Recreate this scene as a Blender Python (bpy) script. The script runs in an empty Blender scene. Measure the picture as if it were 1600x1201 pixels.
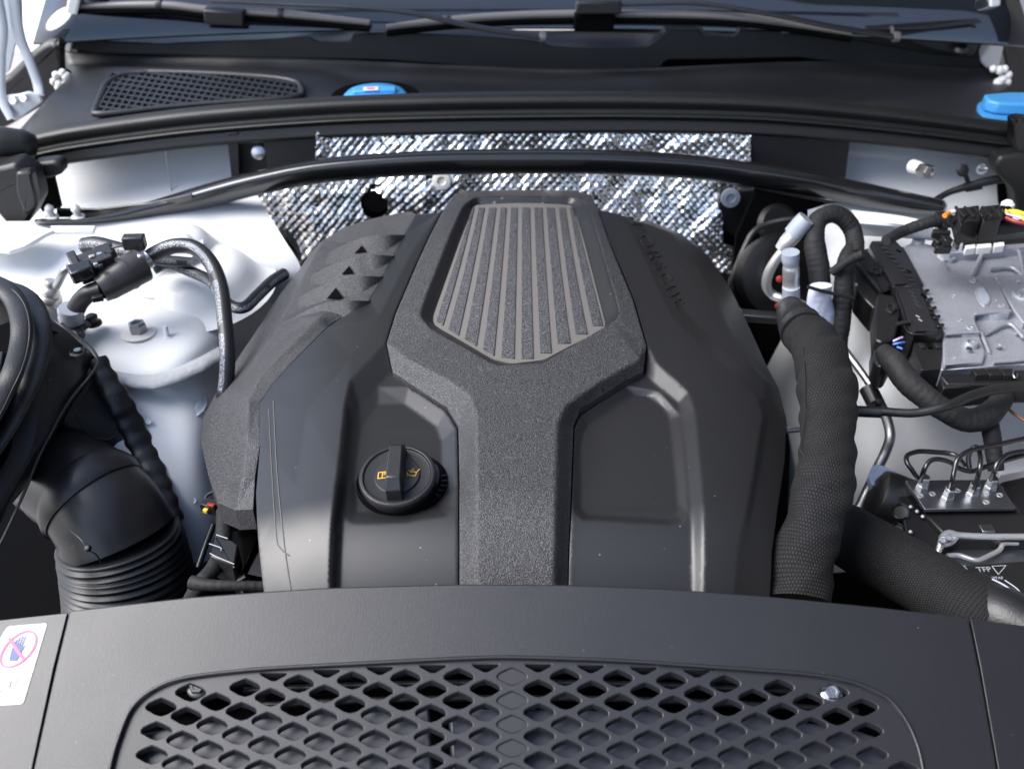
import bpy, bmesh, math, random
import numpy as np
from mathutils import Vector, Matrix, noise
from mathutils.geometry import delaunay_2d_cdt
random.seed(7)
R = math.radians
S = bpy.context.scene
COL = S.collection
# ------------------------------------------------------------------ camera
HM = .00074
EYE = Vector((0, 0, 1.65)); PITCH = R(36.0); F = 35 / 36 * 1600
FW = Vector((0, math.cos(PITCH), -math.sin(PITCH))); UP = Vector((0, math.sin(PITCH), math.cos(PITCH)))
cam = bpy.data.cameras.new('camera'); co = bpy.data.objects.new('camera', cam); COL.objects.link(co)
co.location = EYE; co.rotation_euler = (math.pi / 2 - PITCH, 0, 0)
cam.lens = 35; cam.sensor_width = 36; cam.clip_start = .02; cam.clip_end = 400
cam.dof.use_dof = True; cam.dof.focus_distance = 1.12; cam.dof.aperture_fstop = 5.0
S.camera = co
# ------------------------------------------------------------------ world, sun, exposure
w = bpy.data.worlds.new('World'); S.world = w; w.use_nodes = True
nt = w.node_tree; bg = nt.nodes['Background']; sky = nt.nodes.new('ShaderNodeTexSky')
SUN_EL, SUN_AZ = 49, -100       # azimuth clockwise from +Y; the light comes from the left, slightly behind the windscreen side
sky.sky_type = 'NISHITA'; sky.sun_disc = False; sky.sun_elevation = R(SUN_EL); sky.sun_rotation = R(SUN_AZ)
sky.air_density = 1.0; sky.dust_density = 2.0; sky.ozone_density = 1.0
nt.links.new(sky.outputs[0], bg.inputs[0]); bg.inputs[1].default_value = .125
sl = bpy.data.lights.new('sun', 'SUN'); sl.energy = 2.4; sl.angle = R(46); sl.color = (1, .99, .975)
so = bpy.data.objects.new('sun', sl); COL.objects.link(so)
so.rotation_euler = (R(90 - SUN_EL), 0, R(180 - SUN_AZ)); so.location = (-3, 1, 4)
S.view_settings.view_transform = 'Standard'; S.view_settings.look = 'None'; S.view_settings.gamma = 1
S.view_settings.exposure = 1.35

# ------------------------------------------------------------------ materials
def mat(name, col, rough=.5, metal=0., spec=.5, coat=0., bump=0., bscale=400., var=0., vscale=30., detail=2., speck=0.,
        dust=0., rvar=0., coatr=.05, edge=0.):
    m = bpy.data.materials.new(name); m.use_nodes = True; t = m.node_tree; b = t.nodes['Principled BSDF']
    c = (*col, 1) if len(col) == 3 else col
    b.inputs['Base Color'].default_value = c; b.inputs['Roughness'].default_value = rough
    b.inputs['Metallic'].default_value = metal; b.inputs['Specular IOR Level'].default_value = spec
    b.inputs['Coat Weight'].default_value = coat; b.inputs['Coat Roughness'].default_value = coatr
    tc = t.nodes.new('ShaderNodeTexCoord')
    last = None
    def nz(scale, det=2.):
        n = t.nodes.new('ShaderNodeTexNoise'); n.inputs['Scale'].default_value = scale; n.inputs['Detail'].default_value = det
        t.links.new(tc.outputs['Object'], n.inputs['Vector']); return n
    def mixc(fac, a, bcol):
        x = t.nodes.new('ShaderNodeMix'); x.data_type = 'RGBA'
        t.links.new(fac, x.inputs['Factor'])
        if hasattr(a, 'is_output'): t.links.new(a, x.inputs['A'])
        else: x.inputs['A'].default_value = a
        x.inputs['B'].default_value = bcol; return x.outputs['Result']
    cur = c
    if var:
        n = nz(vscale, 4); cur = mixc(n.outputs['Fac'], tuple(k * (1 - var) for k in c[:3]) + (1,), tuple(min(1, k * (1 + var)) for k in c[:3]) + (1,))
    if speck:
        n = nz(bscale * .8, 1); r = t.nodes.new('ShaderNodeMapRange'); r.inputs[1].default_value = .50; r.inputs[2].default_value = .62
        t.links.new(n.outputs['Fac'], r.inputs[0]); cur = mixc(r.outputs[0], cur, tuple(min(1, k * (1 + speck) + speck * .006) for k in c[:3]) + (1,))
    if dust:
        n = nz(55, 0); n2 = t.nodes.new('ShaderNodeTexVoronoi'); n2.inputs['Scale'].default_value = 70
        t.links.new(tc.outputs['Object'], n2.inputs['Vector'])
        r = t.nodes.new('ShaderNodeMapRange'); r.inputs[1].default_value = .052; r.inputs[2].default_value = .035
        t.links.new(n2.outputs['Distance'], r.inputs[0])
        mm = t.nodes.new('ShaderNodeMath'); mm.operation = 'MULTIPLY'; t.links.new(r.outputs[0], mm.inputs[0]); mm.inputs[1].default_value = dust
        r3 = t.nodes.new('ShaderNodeMapRange'); r3.inputs[1].default_value = .5; r3.inputs[2].default_value = .62
        t.links.new(n.outputs['Fac'], r3.inputs[0]); m2 = t.nodes.new('ShaderNodeMath'); m2.operation = 'MULTIPLY'
        t.links.new(mm.outputs[0], m2.inputs[0]); t.links.new(r3.outputs[0], m2.inputs[1])
        cur = mixc(m2.outputs[0], cur, (.45, .44, .42, 1))
    if hasattr(cur, 'is_output'): t.links.new(cur, b.inputs['Base Color'])
    if rvar:
        n = nz(14, 5); r = t.nodes.new('ShaderNodeMapRange'); r.inputs[3].default_value = rough - rvar; r.inputs[4].default_value = rough + rvar
        t.links.new(n.outputs['Fac'], r.inputs[0]); t.links.new(r.outputs[0], b.inputs['Roughness'])
    if bump:
        n = nz(bscale, detail); bp = t.nodes.new('ShaderNodeBump'); bp.inputs['Strength'].default_value = 1
        bp.inputs['Distance'].default_value = bump; t.links.new(n.outputs['Fac'], bp.inputs['Height']); t.links.new(bp.outputs[0], b.inputs['Normal'])
    return m
def sleeve_mat(name, col, cell, ncirc, rough=.75, depth=.0012):
    """woven sleeve: staggered little cells from the tube's own UV (u round the tube, v metres along it)"""
    m = mat(name, col, rough, spec=.35); t = m.node_tree; b = t.nodes['Principled BSDF']
    uv = t.nodes.new('ShaderNodeUVMap'); mp = t.nodes.new('ShaderNodeMapping'); mp.inputs['Scale'].default_value = (ncirc, 1 / cell, 1)
    t.links.new(uv.outputs[0], mp.inputs[0])
    br = t.nodes.new('ShaderNodeTexBrick'); br.inputs['Scale'].default_value = 1; br.inputs['Brick Width'].default_value = 1; br.inputs['Row Height'].default_value = 1
    br.inputs['Mortar Size'].default_value = .26; br.inputs['Mortar Smooth'].default_value = 1; br.inputs['Color1'].default_value = (*col, 1)
    br.inputs['Color2'].default_value = tuple(k * 1.6 for k in col) + (1,); br.inputs['Mortar'].default_value = tuple(k * .25 for k in col) + (1,)
    t.links.new(mp.outputs[0], br.inputs['Vector']); t.links.new(br.outputs['Color'], b.inputs['Base Color'])
    bp = t.nodes.new('ShaderNodeBump'); bp.inputs['Distance'].default_value = depth; bp.invert = True
    t.links.new(br.outputs['Fac'], bp.inputs['Height']); t.links.new(bp.outputs[0], b.inputs['Normal'])
    return m
def print_mat(name, col, lo, hi, inkscale=420., ink=(.34, .36, .42), rough=.42):
    """rubber hose with a worn strip of white print along it"""
    m = mat(name, col, rough, spec=.5); t = m.node_tree; b = t.nodes['Principled BSDF']
    uv = t.nodes.new('ShaderNodeUVMap'); sp = t.nodes.new('ShaderNodeSeparateXYZ'); t.links.new(uv.outputs[0], sp.inputs[0])
    def rng(sock, a, bb, c, d):
        r = t.nodes.new('ShaderNodeMapRange'); r.inputs[1].default_value = a; r.inputs[2].default_value = bb; r.inputs[3].default_value = c; r.inputs[4].default_value = d
        t.links.new(sock, r.inputs[0]); return r.outputs[0]
    def mul(a, bb):
        x = t.nodes.new('ShaderNodeMath'); x.operation = 'MULTIPLY'; t.links.new(a, x.inputs[0]); t.links.new(bb, x.inputs[1]); return x.outputs[0]
    band = mul(rng(sp.outputs[0], lo, lo + .015, 0, 1), rng(sp.outputs[0], hi, hi - .015, 0, 1))
    mp = t.nodes.new('ShaderNodeMapping'); mp.inputs['Scale'].default_value = (44, 520, 1); t.links.new(uv.outputs[0], mp.inputs[0])
    n = t.nodes.new('ShaderNodeTexNoise'); n.inputs['Scale'].default_value = 1; n.inputs['Detail'].default_value = 1; t.links.new(mp.outputs[0], n.inputs['Vector'])
    mp2 = t.nodes.new('ShaderNodeMapping'); mp2.inputs['Scale'].default_value = (1, 34, 1); t.links.new(uv.outputs[0], mp2.inputs[0])
    n2 = t.nodes.new('ShaderNodeTexNoise'); n2.inputs['Scale'].default_value = 1; n2.inputs['Detail'].default_value = 0; t.links.new(mp2.outputs[0], n2.inputs['Vector'])
    f = mul(mul(band, rng(n.outputs['Fac'], .50, .56, 0, 1)), rng(n2.outputs['Fac'], .36, .4, 0, 1))
    x = t.nodes.new('ShaderNodeMix'); x.data_type = 'RGBA'; t.links.new(f, x.inputs['Factor']); x.inputs['A'].default_value = (*col, 1); x.inputs['B'].default_value = (*ink, 1)
    t.links.new(x.outputs['Result'], b.inputs['Base Color']); return m

M = dict(
 grain=mat('coarse_grain_plastic', (.015, .015, .017), .50, spec=.6, bump=.0011, bscale=900, speck=2.6, detail=1),
 rib=mat('rib_grain_plastic', (.021, .021, .023), .48, spec=.6, bump=.0012, bscale=900, speck=4.5, detail=1),
 smooth=mat('satin_black_plastic', (.0125, .0125, .0135), .40, spec=.6, bump=.00012, bscale=1100, dust=.8, rvar=.04),
 groove=mat('groove_plastic_sheen', (.14, .132, .124), .36, spec=.7, bump=.0001, bscale=1100),  # base colour lifted to paint in the sheen the grooves reflect
 front=mat('front_cover_plastic', (.0125, .0125, .0150), .40, spec=.6, bump=.00018, bscale=1100, dust=.25, rvar=.04),
 grille=mat('grille_plastic', (.016, .016, .019), .42, spec=.5, bump=.0001, bscale=900),
 black=mat('black_plastic', (.012, .012, .013), .38, spec=.5, bump=.0002, bscale=500, rvar=.08),
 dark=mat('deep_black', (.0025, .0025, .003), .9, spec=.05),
 box=mat('airbox_plastic', (.010, .010, .011), .42, spec=.5, bump=.0003, bscale=300, dust=.5, rvar=.08),
 duct=mat('duct_plastic', (.016, .015, .016), .36, spec=.55, bump=.0001, bscale=700, dust=.7, rvar=.06),
 rubber=mat('seal_rubber', (.010, .010, .010), .46, spec=.5, bump=.0003, bscale=300, rvar=.07, var=.2),
 rubber2=mat('black_rubber', (.008, .008, .008), .5, spec=.45, bump=.0003, bscale=300, rvar=.06),
 cowl=mat('cowl_plastic', (.014, .014, .016), .42, spec=.55, bump=.0003, bscale=800, dust=.8, rvar=.05),
 valance=mat('matt_black_valance', (.004, .004, .004), .45, spec=.3),
 gloss=mat('glossy_black', (.006, .006, .007), .18, spec=.5, coat=.5),
 bar=mat('black_painted_steel', (.010, .010, .011), .25, spec=.6, coat=.5, coatr=.12),
 white=mat('white_body_paint', (.68, .695, .71), .5, spec=.4, coat=.18, coatr=.06, var=.03, vscale=6, rvar=.05),
 sealer=mat('seam_sealer', (.42, .43, .45), .6, spec=.3, bump=.0012, bscale=160, var=.1, vscale=60),
 steel=mat('bright_steel', (.55, .55, .56), .3, metal=1, bump=.0002, bscale=500, rvar=.1),
 dsteel=mat('dark_zinc_steel', (.32, .32, .33), .4, metal=1, bump=.0003, bscale=400, rvar=.1),
 alu=mat('cast_aluminium', (.36, .37, .41), .5, metal=.6, bump=.0007, bscale=420, var=.3, vscale=22, rvar=.1, speck=.15),
 alupipe=mat('aluminium_pipe', (.62, .62, .62), .42, metal=.8, rvar=.1, bump=.0002, bscale=300),
 polish=mat('milled_aluminium', (.45, .46, .48), .34, metal=1, rvar=.08, var=.15, vscale=60),
 foil=mat('aluminium_foil', (.97, .945, .91), .24, metal=.95, rvar=.05, bump=.0010, bscale=150),
 cap=mat('grey_dust_cap', (.30, .33, .38), .45, spec=.5),
 blue=mat('blue_plastic', (.07, .34, .70), .35, spec=.5, rvar=.05),
 ivory=mat('white_plastic', (.72, .71, .68), .5, spec=.4),
 silverplastic=mat('silver_connector', (.48, .46, .45), .35, metal=.6),
 canister=mat('canister_plastic', (.035, .032, .031), .35, spec=.55, rvar=.05),
 sticker=mat('sticker_paper', (.66, .66, .70), .5),
 pink=mat('sticker_red', (.70, .12, .2), .5), sblue=mat('sticker_blue', (.06, .09, .25), .5), sgrey=mat('sticker_grey', (.2, .2, .3), .5),
 yellow=mat('yellow_print', (.75, .42, .02), .5), tape=mat('cloth_tape', (.014, .014, .015), .7, spec=.35, bump=.0012, bscale=120, var=.3, vscale=40),
 red=mat('red_plastic', (.25, .02, .015), .4), orange=mat('orange_plastic', (.75, .22, .03), .45), wyellow=mat('yellow_wire', (.8, .55, .05), .4),
 lilac=mat('lilac_wire', (.55, .4, .7), .4), wblue=mat('blue_wire', (.08, .2, .6), .4), brown=mat('brown_wire', (.3, .12, .05), .5),
 bag=mat('pale_fabric_bag', (.55, .58, .72), .7, var=.2, vscale=40, bump=.003, bscale=50),
 ground=mat('pale_paving', (.40, .37, .36), .85, var=.15, vscale=1.2, bump=.01, bscale=20),
 line=mat('white_road_paint', (.75, .75, .74), .7), liner=mat('hood_liner', (.20, .19, .18), .9, bump=.004, bscale=60),
 added_soffit=mat('dark_added_soffit', (.03, .03, .035), .9),
 added_wall=mat('grey_added_wall', (.30, .30, .31), .8, var=.15, vscale=2), hinge=mat('grey_white_paint', (.52, .56, .60), .4, coat=.5),
 foam=mat('foam_beads', (.78, .77, .74), .7, bump=.002, bscale=100), radiator=mat('duct_floor_plastic', (.03, .033, .045), .42, var=.2, vscale=18, rvar=.08),
 print_=mat('pale_print', (.3, .3, .32), .6), intr=mat('car_interior', (.004, .004, .005), .9),
 skyfab=mat('light_blue_tape', (.22, .27, .40), .6, var=.2, vscale=90),
)
M['sleeve'] = sleeve_mat('woven_sleeve', (.008, .008, .009), .0040, 58, depth=.0008)
M['sleeve2'] = sleeve_mat('fine_woven_sleeve', (.006, .006, .007), .0030, 80, depth=.0006)
M['taped'] = sleeve_mat('wound_tape', (.016, .016, .017), .012, 1, depth=.0009)
M['hose'] = print_mat('printed_rubber_hose', (.014, .014, .016), .02, .17)
M['hose2'] = print_mat('printed_rubber_hose_side', (.014, .014, .016), .10, .24)
def glass():
    m = bpy.data.materials.new('windscreen_glass'); m.use_nodes = True; b = m.node_tree.nodes['Principled BSDF']
    b.inputs['Base Color'].default_value = (.008, .010, .014, 1); b.inputs['Roughness'].default_value = .06; b.inputs['Specular IOR Level'].default_value = .6
    b.inputs['Coat Weight'].default_value = 1; return m
M['glass'] = glass()

# ------------------------------------------------------------------ projection helpers (a pixel of the photo plus a height or a depth gives a point of the place)
def ray(u, v): return FW + Vector(((u - 800) / F, 0, 0)) + UP * ((600.5 - v) / F)
def PZ(u, v, z): d = ray(u, v); return EYE + d * ((z - EYE.z) / d.z)
def PY(u, v, y): d = ray(u, v); return EYE + d * (y / d.y)
def PP(t, mode): return PZ(*t) if mode == 'z' else PY(*t)
def dep(p): return (p - EYE).dot(FW)
def onto(u, v, fn, h=0.):
    d = ray(u, v); g = lambda t: (lambda p: p.z - fn(p.x, p.y) - h)(EYE + d * t)
    t0 = .25; st = .03
    while t0 < 6 and g(t0 + st) > 0: t0 += st
    t1 = t0 + st
    for _ in range(22):
        tm = (t0 + t1) / 2
        if g(tm) > 0: t0 = tm
        else: t1 = tm
    return EYE + d * t1
# ------------------------------------------------------------------ object helpers
def wloc(o):
    v = Vector((0, 0, 0))
    while o: v += o.location; o = o.parent
    return v
def tag(o, label=None, cat=None, group=None, kind=None):
    if label: o['label'] = label
    if cat: o['category'] = cat
    if group: o['group'] = group
    if kind: o['kind'] = kind
    return o
def thing(name, label, cat, loc, group=None):
    o = bpy.data.objects.new(name, None); COL.objects.link(o); o.location = loc; o.empty_display_size = .02
    return tag(o, label, cat, group)
def mk(name, vs, fs, m, parent=None, ang=35, bevel=0., seg=2, uvs=None, weld=False, flip=None):
    vs = [Vector(v) for v in vs]
    if parent is None:
        c = sum(vs, Vector()) / len(vs); org = Vector((c.x, c.y, min(v.z for v in vs)))
    else: org = wloc(parent)
    me = bpy.data.meshes.new(name); me.from_pydata([v - org for v in vs], [], fs)
    if uvs:
        l = me.uv_layers.new(name='UVMap'); k = 0
        for p in me.polygons:
            for li in p.loop_indices: l.data[li].uv = uvs[k]; k += 1
    if weld or flip is None:
        bm = bmesh.new(); bm.from_mesh(me)
        if weld: bmesh.ops.remove_doubles(bm, verts=bm.verts, dist=1e-5)
        bmesh.ops.recalc_face_normals(bm, faces=bm.faces); bm.to_mesh(me); bm.free()
    me.materials.append(M[m]); me.shade_smooth(); me.set_sharp_from_angle(angle=R(ang))
    o = bpy.data.objects.new(name, me); COL.objects.link(o)
    if parent is None: o.location = org
    else: o.parent = parent
    if bevel:
        b = o.modifiers.new('bevel', 'BEVEL'); b.width = bevel; b.segments = seg; b.limit_method = 'ANGLE'; b.angle_limit = R(28); b.use_clamp_overlap = False; b.harden_normals = False
        me.set_sharp_from_angle(angle=R(180)) if bevel > 0 and seg > 1 and ang > 90 else None
    return o
def cr(pts, n):
    """Catmull-Rom through points, n samples evenly along the length"""
    pts = [Vector(p) for p in pts]
    if len(pts) == 2: return [pts[0].lerp(pts[1], i / (n - 1)) for i in range(n)]
    P = [2 * pts[0] - pts[1]] + pts + [2 * pts[-1] - pts[-2]]; out = []
    for i in range(1, len(P) - 2):
        for k in range(12):
            t = k / 12; a, b, c, d = P[i - 1:i + 3]
            out.append(.5 * (2 * b + (c - a) * t + (2 * a - 5 * b + 4 * c - d) * t * t + (3 * b - a - 3 * c + d) * t ** 3))
    out.append(pts[-1]); L = [0]
    for a, b in zip(out, out[1:]): L.append(L[-1] + (b - a).length)
    res = []; j = 0
    for i in range(n):
        s = L[-1] * i / (n - 1)
        while j < len(L) - 2 and L[j + 1] < s: j += 1
        d = L[j + 1] - L[j]; res.append(out[j].lerp(out[j + 1], 0 if d < 1e-12 else (s - L[j]) / d))
    return res
def rnd(poly, k=2, q=.25, closed=True):
    """corner cutting"""
    for _ in range(k):
        out = []; n = len(poly)
        for i in range(n if closed else n - 1):
            a, b = poly[i], poly[(i + 1) % n]
            out += [tuple(x * (1 - q) + y * q for x, y in zip(a, b)), tuple(x * q + y * (1 - q) for x, y in zip(a, b))]
        poly = out if closed else [poly[0]] + out[1:-1] + [poly[-1]]
    return poly
def corner(poly, r=6, n=3):
    """round only the corners of a pixel polygon by r pixels"""
    out = []; N = len(poly)
    for i in range(N):
        p0, p, p2 = [Vector(poly[(i + k) % N]) for k in (-1, 0, 1)]
        a = p0 - p; b = p2 - p; la, lb = a.length, b.length
        if la < 1e-6 or lb < 1e-6: continue
        if (a.normalized() + b.normalized()).length < .12: out.append(tuple(p)); continue
        ra = min(r, la * .45, lb * .45); s = p + a * (ra / la); e = p + b * (ra / lb)
        for k in range(n + 1):
            t = k / n; out.append(tuple((1 - t) ** 2 * s + 2 * t * (1 - t) * p + t * t * e))
    return out
def loft(name, rows, m, parent=None, mode='z', n=40, across=0, ang=40, thick=0., closed=False, world=False, bump=None, caps=False):
    Rw = [cr(r if world else [PP(t, mode) for t in r], n) for r in rows]
    if across:
        cols = [cr([r[i] for r in Rw], across) for i in range(n)]
        Rw = [[c[j] for c in cols] for j in range(across)]
    if bump: Rw = [[bump(p, i / (n - 1), j / (len(Rw) - 1)) for i, p in enumerate(r)] for j, r in enumerate(Rw)]
    vs = [p for r in Rw for p in r]; K = len(Rw)
    fs = [(j * n + i, j * n + i + 1, ((j + 1) % K) * n + i + 1, ((j + 1) % K) * n + i) for j in range(K if closed else K - 1) for i in range(n - 1)]
    if caps: fs += [tuple(j * n for j in range(K)), tuple(j * n + n - 1 for j in range(K))]
    o = mk(name, vs, fs, m, parent, ang)
    if thick:
        s = o.modifiers.new('solid', 'SOLIDIFY'); s.thickness = thick; s.offset = -1
    return o
def tube(name, pts, r, m, parent=None, mode='z', seg=16, step=.004, world=False, ripple=None, caps=True, squash=1., wob=0., nmax=400, twist=0.):
    """pts (u,v,w); r = radius in photo pixels, one number or a list along the path"""
    W = [Vector(p) for p in pts] if world else [PP(t, mode) for t in pts]
    rr = r if isinstance(r, (list, tuple)) else [r] * len(W)
    RW = [a * (1 if world else dep(p) / F) for a, p in zip(rr, W)]
    L = sum((b - a).length for a, b in zip(W, W[1:])); n = max(6, min(nmax, int(L / step)))
    P = cr(W, n)
    rad = []
    cum = [0]
    for a, b in zip(W, W[1:]): cum.append(cum[-1] + (b - a).length)
    for i in range(n):
        s = cum[-1] * i / (n - 1); j = 0
        while j < len(cum) - 2 and cum[j + 1] < s: j += 1
        t = (s - cum[j]) / max(1e-9, cum[j + 1] - cum[j]); t = t * t * (3 - 2 * t); rad.append(RW[j] * (1 - t) + RW[j + 1] * t)
    T = [(P[min(n - 1, i + 1)] - P[max(0, i - 1)]).normalized() for i in range(n)]
    ref = Vector((0, 0, 1)) if abs(T[0].z) < .9 else Vector((0, -1, 0))
    N = (ref - T[0] * ref.dot(T[0])).normalized(); vs = []; fs = []; uvs = []; ss = 0; SL = []
    for i in range(n):
        N = (N - T[i] * N.dot(T[i])).normalized(); B = T[i].cross(N)
        if i: ss += (P[i] - P[i - 1]).length
        SL.append(ss); q = rad[i]
        if ripple: q += ripple[0] * (1 if world else dep(P[i]) / F) * math.sin(2 * math.pi * ss / ripple[1])
        for k in range(seg):
            a = 2 * math.pi * k / seg + twist
            qq = q * (1 + wob * noise.noise(Vector((P[i].x * 45 + math.cos(a), P[i].y * 45 + math.sin(a), P[i].z * 45)))) if wob else q
            vs.append(P[i] + N * math.cos(a) * qq * squash + B * math.sin(a) * qq)
    for i in range(n - 1):
        for k in range(seg):
            k2 = (k + 1) % seg; fs.append((i * seg + k, i * seg + k2, (i + 1) * seg + k2, (i + 1) * seg + k))
            uvs += [(k / seg, SL[i]), ((k + 1) / seg, SL[i]), ((k + 1) / seg, SL[i + 1]), (k / seg, SL[i + 1])]
    if caps:
        fs += [tuple(range(seg - 1, -1, -1)), tuple((n - 1) * seg + k for k in range(seg))]; uvs += [(.5, 0)] * seg + [(.5, ss)] * seg
    return mk(name, vs, fs, m, parent, 50, uvs=uvs, flip=False)
def prism(name, poly, zt, zb, m, parent=None, bevel=.0012, rc=0, taper=0., mode='z', ang=35, holes=()):
    """polygon of photo pixels at height zt (or per-vertex), extruded down to zb"""
    poly = [tuple(p[:2]) for p in poly]
    if rc: poly = corner(poly, rc)
    top = [PZ(u, v, zt) for u, v in poly]; c = sum(top, Vector()) / len(top)
    bot = [Vector((p.x + (p.x - c.x) * taper, p.y + (p.y - c.y) * taper, zb)) for p in top]; n = len(top)
    fs = [tuple(range(n)), tuple(range(2 * n - 1, n - 1, -1))] + [(i, n + i, n + (i + 1) % n, (i + 1) % n) for i in range(n)]
    return mk(name, top + bot, fs, m, parent, ang, bevel)
def slab(name, poly, y, t, m, parent=None, bevel=.001, rc=0, lean=0.):
    """polygon of photo pixels standing at depth y, thickness t going back"""
    poly = [tuple(p[:2]) for p in poly]
    if rc: poly = corner(poly, rc)
    a = [PY(u, v, y) for u, v in poly]; zb = min(p.z for p in a); a = [PY(u, v, y + lean * (p.z - zb)) for (u, v), p in zip(poly, a)]; b = [p + Vector((0, t, 0)) for p in a]; n = len(a)
    fs = [tuple(range(n)), tuple(range(2 * n - 1, n - 1, -1))] + [(i, n + i, n + (i + 1) % n, (i + 1) % n) for i in range(n)]
    return mk(name, a + b, fs, m, parent, 35, bevel)
def lathe(name, c, ax, prof, m, parent=None, seg=32, ang=40, bevel=0., phase=0.):
    ax = Vector(ax).normalized(); ref = Vector((1, 0, 0)) if abs(ax.x) < .8 else Vector((0, 1, 0))
    X = (ref - ax * ref.dot(ax)).normalized(); Y = ax.cross(X); c = Vector(c)
    vs = [c + ax * h + (X * math.cos(2 * math.pi * k / seg + phase) + Y * math.sin(2 * math.pi * k / seg + phase)) * r for r, h in prof for k in range(seg)]
    fs = [(i * seg + k, i * seg + (k + 1) % seg, (i + 1) * seg + (k + 1) % seg, (i + 1) * seg + k) for i in range(len(prof) - 1) for k in range(seg)]
    fs += [tuple(range(seg - 1, -1, -1)), tuple((len(prof) - 1) * seg + k for k in range(seg))]
    return mk(name, vs, fs, m, parent, ang, bevel)
def box(name, c, size, m, parent=None, rot=(0, 0, 0), bevel=.001):
    from mathutils import Euler
    Q = Euler([R(a) for a in rot]).to_matrix(); c = Vector(c); sx, sy, sz = [s / 2 for s in size]
    vs = [c + Q @ Vector((x * sx, y * sy, z * sz)) for x in (-1, 1) for y in (-1, 1) for z in (-1, 1)]
    fs = [(0, 1, 3, 2), (4, 6, 7, 5), (0, 4, 5, 1), (2, 3, 7, 6), (0, 2, 6, 4), (1, 5, 7, 3)]
    return mk(name, vs, fs, m, parent, 35, bevel)
def terrain(name, outline, creases, holes, base, m, parent=None, skirt=.01, maxlen=.02, bevel=.0, seg=2, ang=30, solid=0., hmul=None, dz=None, soft=0, drop=.0009):
    """facetted sheet: vertices (u, v, height mm over the base surface), joined by the outline, the creases and the holes; then bent onto the base"""
    V = []; idx = {}; E = []; hmul = HM if hmul is None else hmul
    def vid(t):
        t = tuple(t); t = t if len(t) == 3 else (t[0], t[1], 0)
        key = (round(t[0], 1), round(t[1], 1))
        if key not in idx:
            idx[key] = len(V); p = onto(t[0], t[1], base, t[2] * hmul); V.append((p.x, p.y, t[2] * hmul))
        return idx[key]
    def chain(pl, closed):
        ids = [vid(t) for t in pl]
        for a, b in zip(ids, ids[1:] + ([ids[0]] if closed else [])):
            if a != b: E.append((a, b))
        return [(V[i][0], V[i][1]) for i in ids]
    O = chain(outline, True); H = [chain(h, True) for h in holes]
    for c in creases: chain(c, False) if len(c) > 1 else vid(c[0])
    ov, oe, of, vo, eo, fo = delaunay_2d_cdt([Vector(v[:2]) for v in V], E, [], 0, 1e-7)
    hs = [None] * len(ov)
    for i, o_ in enumerate(vo):
        if o_: hs[i] = V[o_[0]][2]
    for _ in range(3):
        for i, hh in enumerate(hs):
            if hh is None:
                nb = [hs[b if a == i else a] for a, b in oe if i in (a, b) and hs[b if a == i else a] is not None]
                if nb: hs[i] = sum(nb) / len(nb)
    hs = [0 if h is None else h for h in hs]
    def inside(x, y, pl):
        r = False; n = len(pl); j = n - 1
        for i in range(n):
            xi, yi = pl[i]; xj, yj = pl[j]
            if (yi > y) != (yj > y) and x < (xj - xi) * (y - yi) / (yj - yi) + xi: r = not r
            j = i
        return r
    if soft:
        TRI0 = [[(ov[k].x, ov[k].y, hs[k]) for k in f] for f in of if inside(sum(ov[k].x for k in f) / 3, sum(ov[k].y for k in f) / 3, O) and not any(inside(sum(ov[k].x for k in f) / 3, sum(ov[k].y for k in f) / 3, hh_) for hh_ in H)]
        sp = maxlen; tri = [f for f in of if inside(sum(ov[k].x for k in f) / 3, sum(ov[k].y for k in f) / 3, O) and not any(inside(sum(ov[k].x for k in f) / 3, sum(ov[k].y for k in f) / 3, hh_) for hh_ in H)]
        pts = []; hv = []; E2 = []; lookup = {}
        def add(x, y, h):
            key = (round(x, 6), round(y, 6))
            if key not in lookup: lookup[key] = len(pts); pts.append(Vector((x, y))); hv.append(h)
            return lookup[key]
        cell = set()
        for a_, b_ in E:
            (xa, ya, ha), (xb, yb, hb) = V[a_], V[b_]; n = max(1, int(math.hypot(xb - xa, yb - ya) / sp)); prev = add(xa, ya, ha)
            for k in range(1, n + 1):
                t = k / n; x, y = xa + (xb - xa) * t, ya + (yb - ya) * t; q = add(x, y, ha + (hb - ha) * t) if k < n else add(xb, yb, hb)
                if q != prev: E2.append((prev, q))
                prev = q; cell.add((round(x / sp * 1.3), round(y / sp * 1.3)))
        for f in tri:
            (ax, ay), (bx, by), (cx, cy) = [(ov[k].x, ov[k].y) for k in f]; ha, hb, hc = [hs[k] for k in f]
            den = (by - cy) * (ax - cx) + (cx - bx) * (ay - cy)
            if abs(den) < 1e-12: continue
            ry = sp * .866
            for j in range(int(math.floor(min(ay, by, cy) / ry)), int(math.ceil(max(ay, by, cy) / ry)) + 1):
                y = j * ry
                for i in range(int(math.floor(min(ax, bx, cx) / sp)) - 1, int(math.ceil(max(ax, bx, cx) / sp)) + 1):
                    x = (i + .5 * (j % 2)) * sp
                    l1 = ((by - cy) * (x - cx) + (cx - bx) * (y - cy)) / den; l2 = ((cy - ay) * (x - cx) + (ax - cx) * (y - cy)) / den; l3 = 1 - l1 - l2
                    if min(l1, l2, l3) < 1e-6 or (round(x / sp * 1.3), round(y / sp * 1.3)) in cell: continue
                    add(x, y, l1 * ha + l2 * hb + l3 * hc)
        ov, oe, of, vo, eo, fo = delaunay_2d_cdt(pts, E2, [], 0, 1e-7)
        hs = [hv[o_[0]] if o_ else None for o_ in vo]
        nbm = {}
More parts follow.
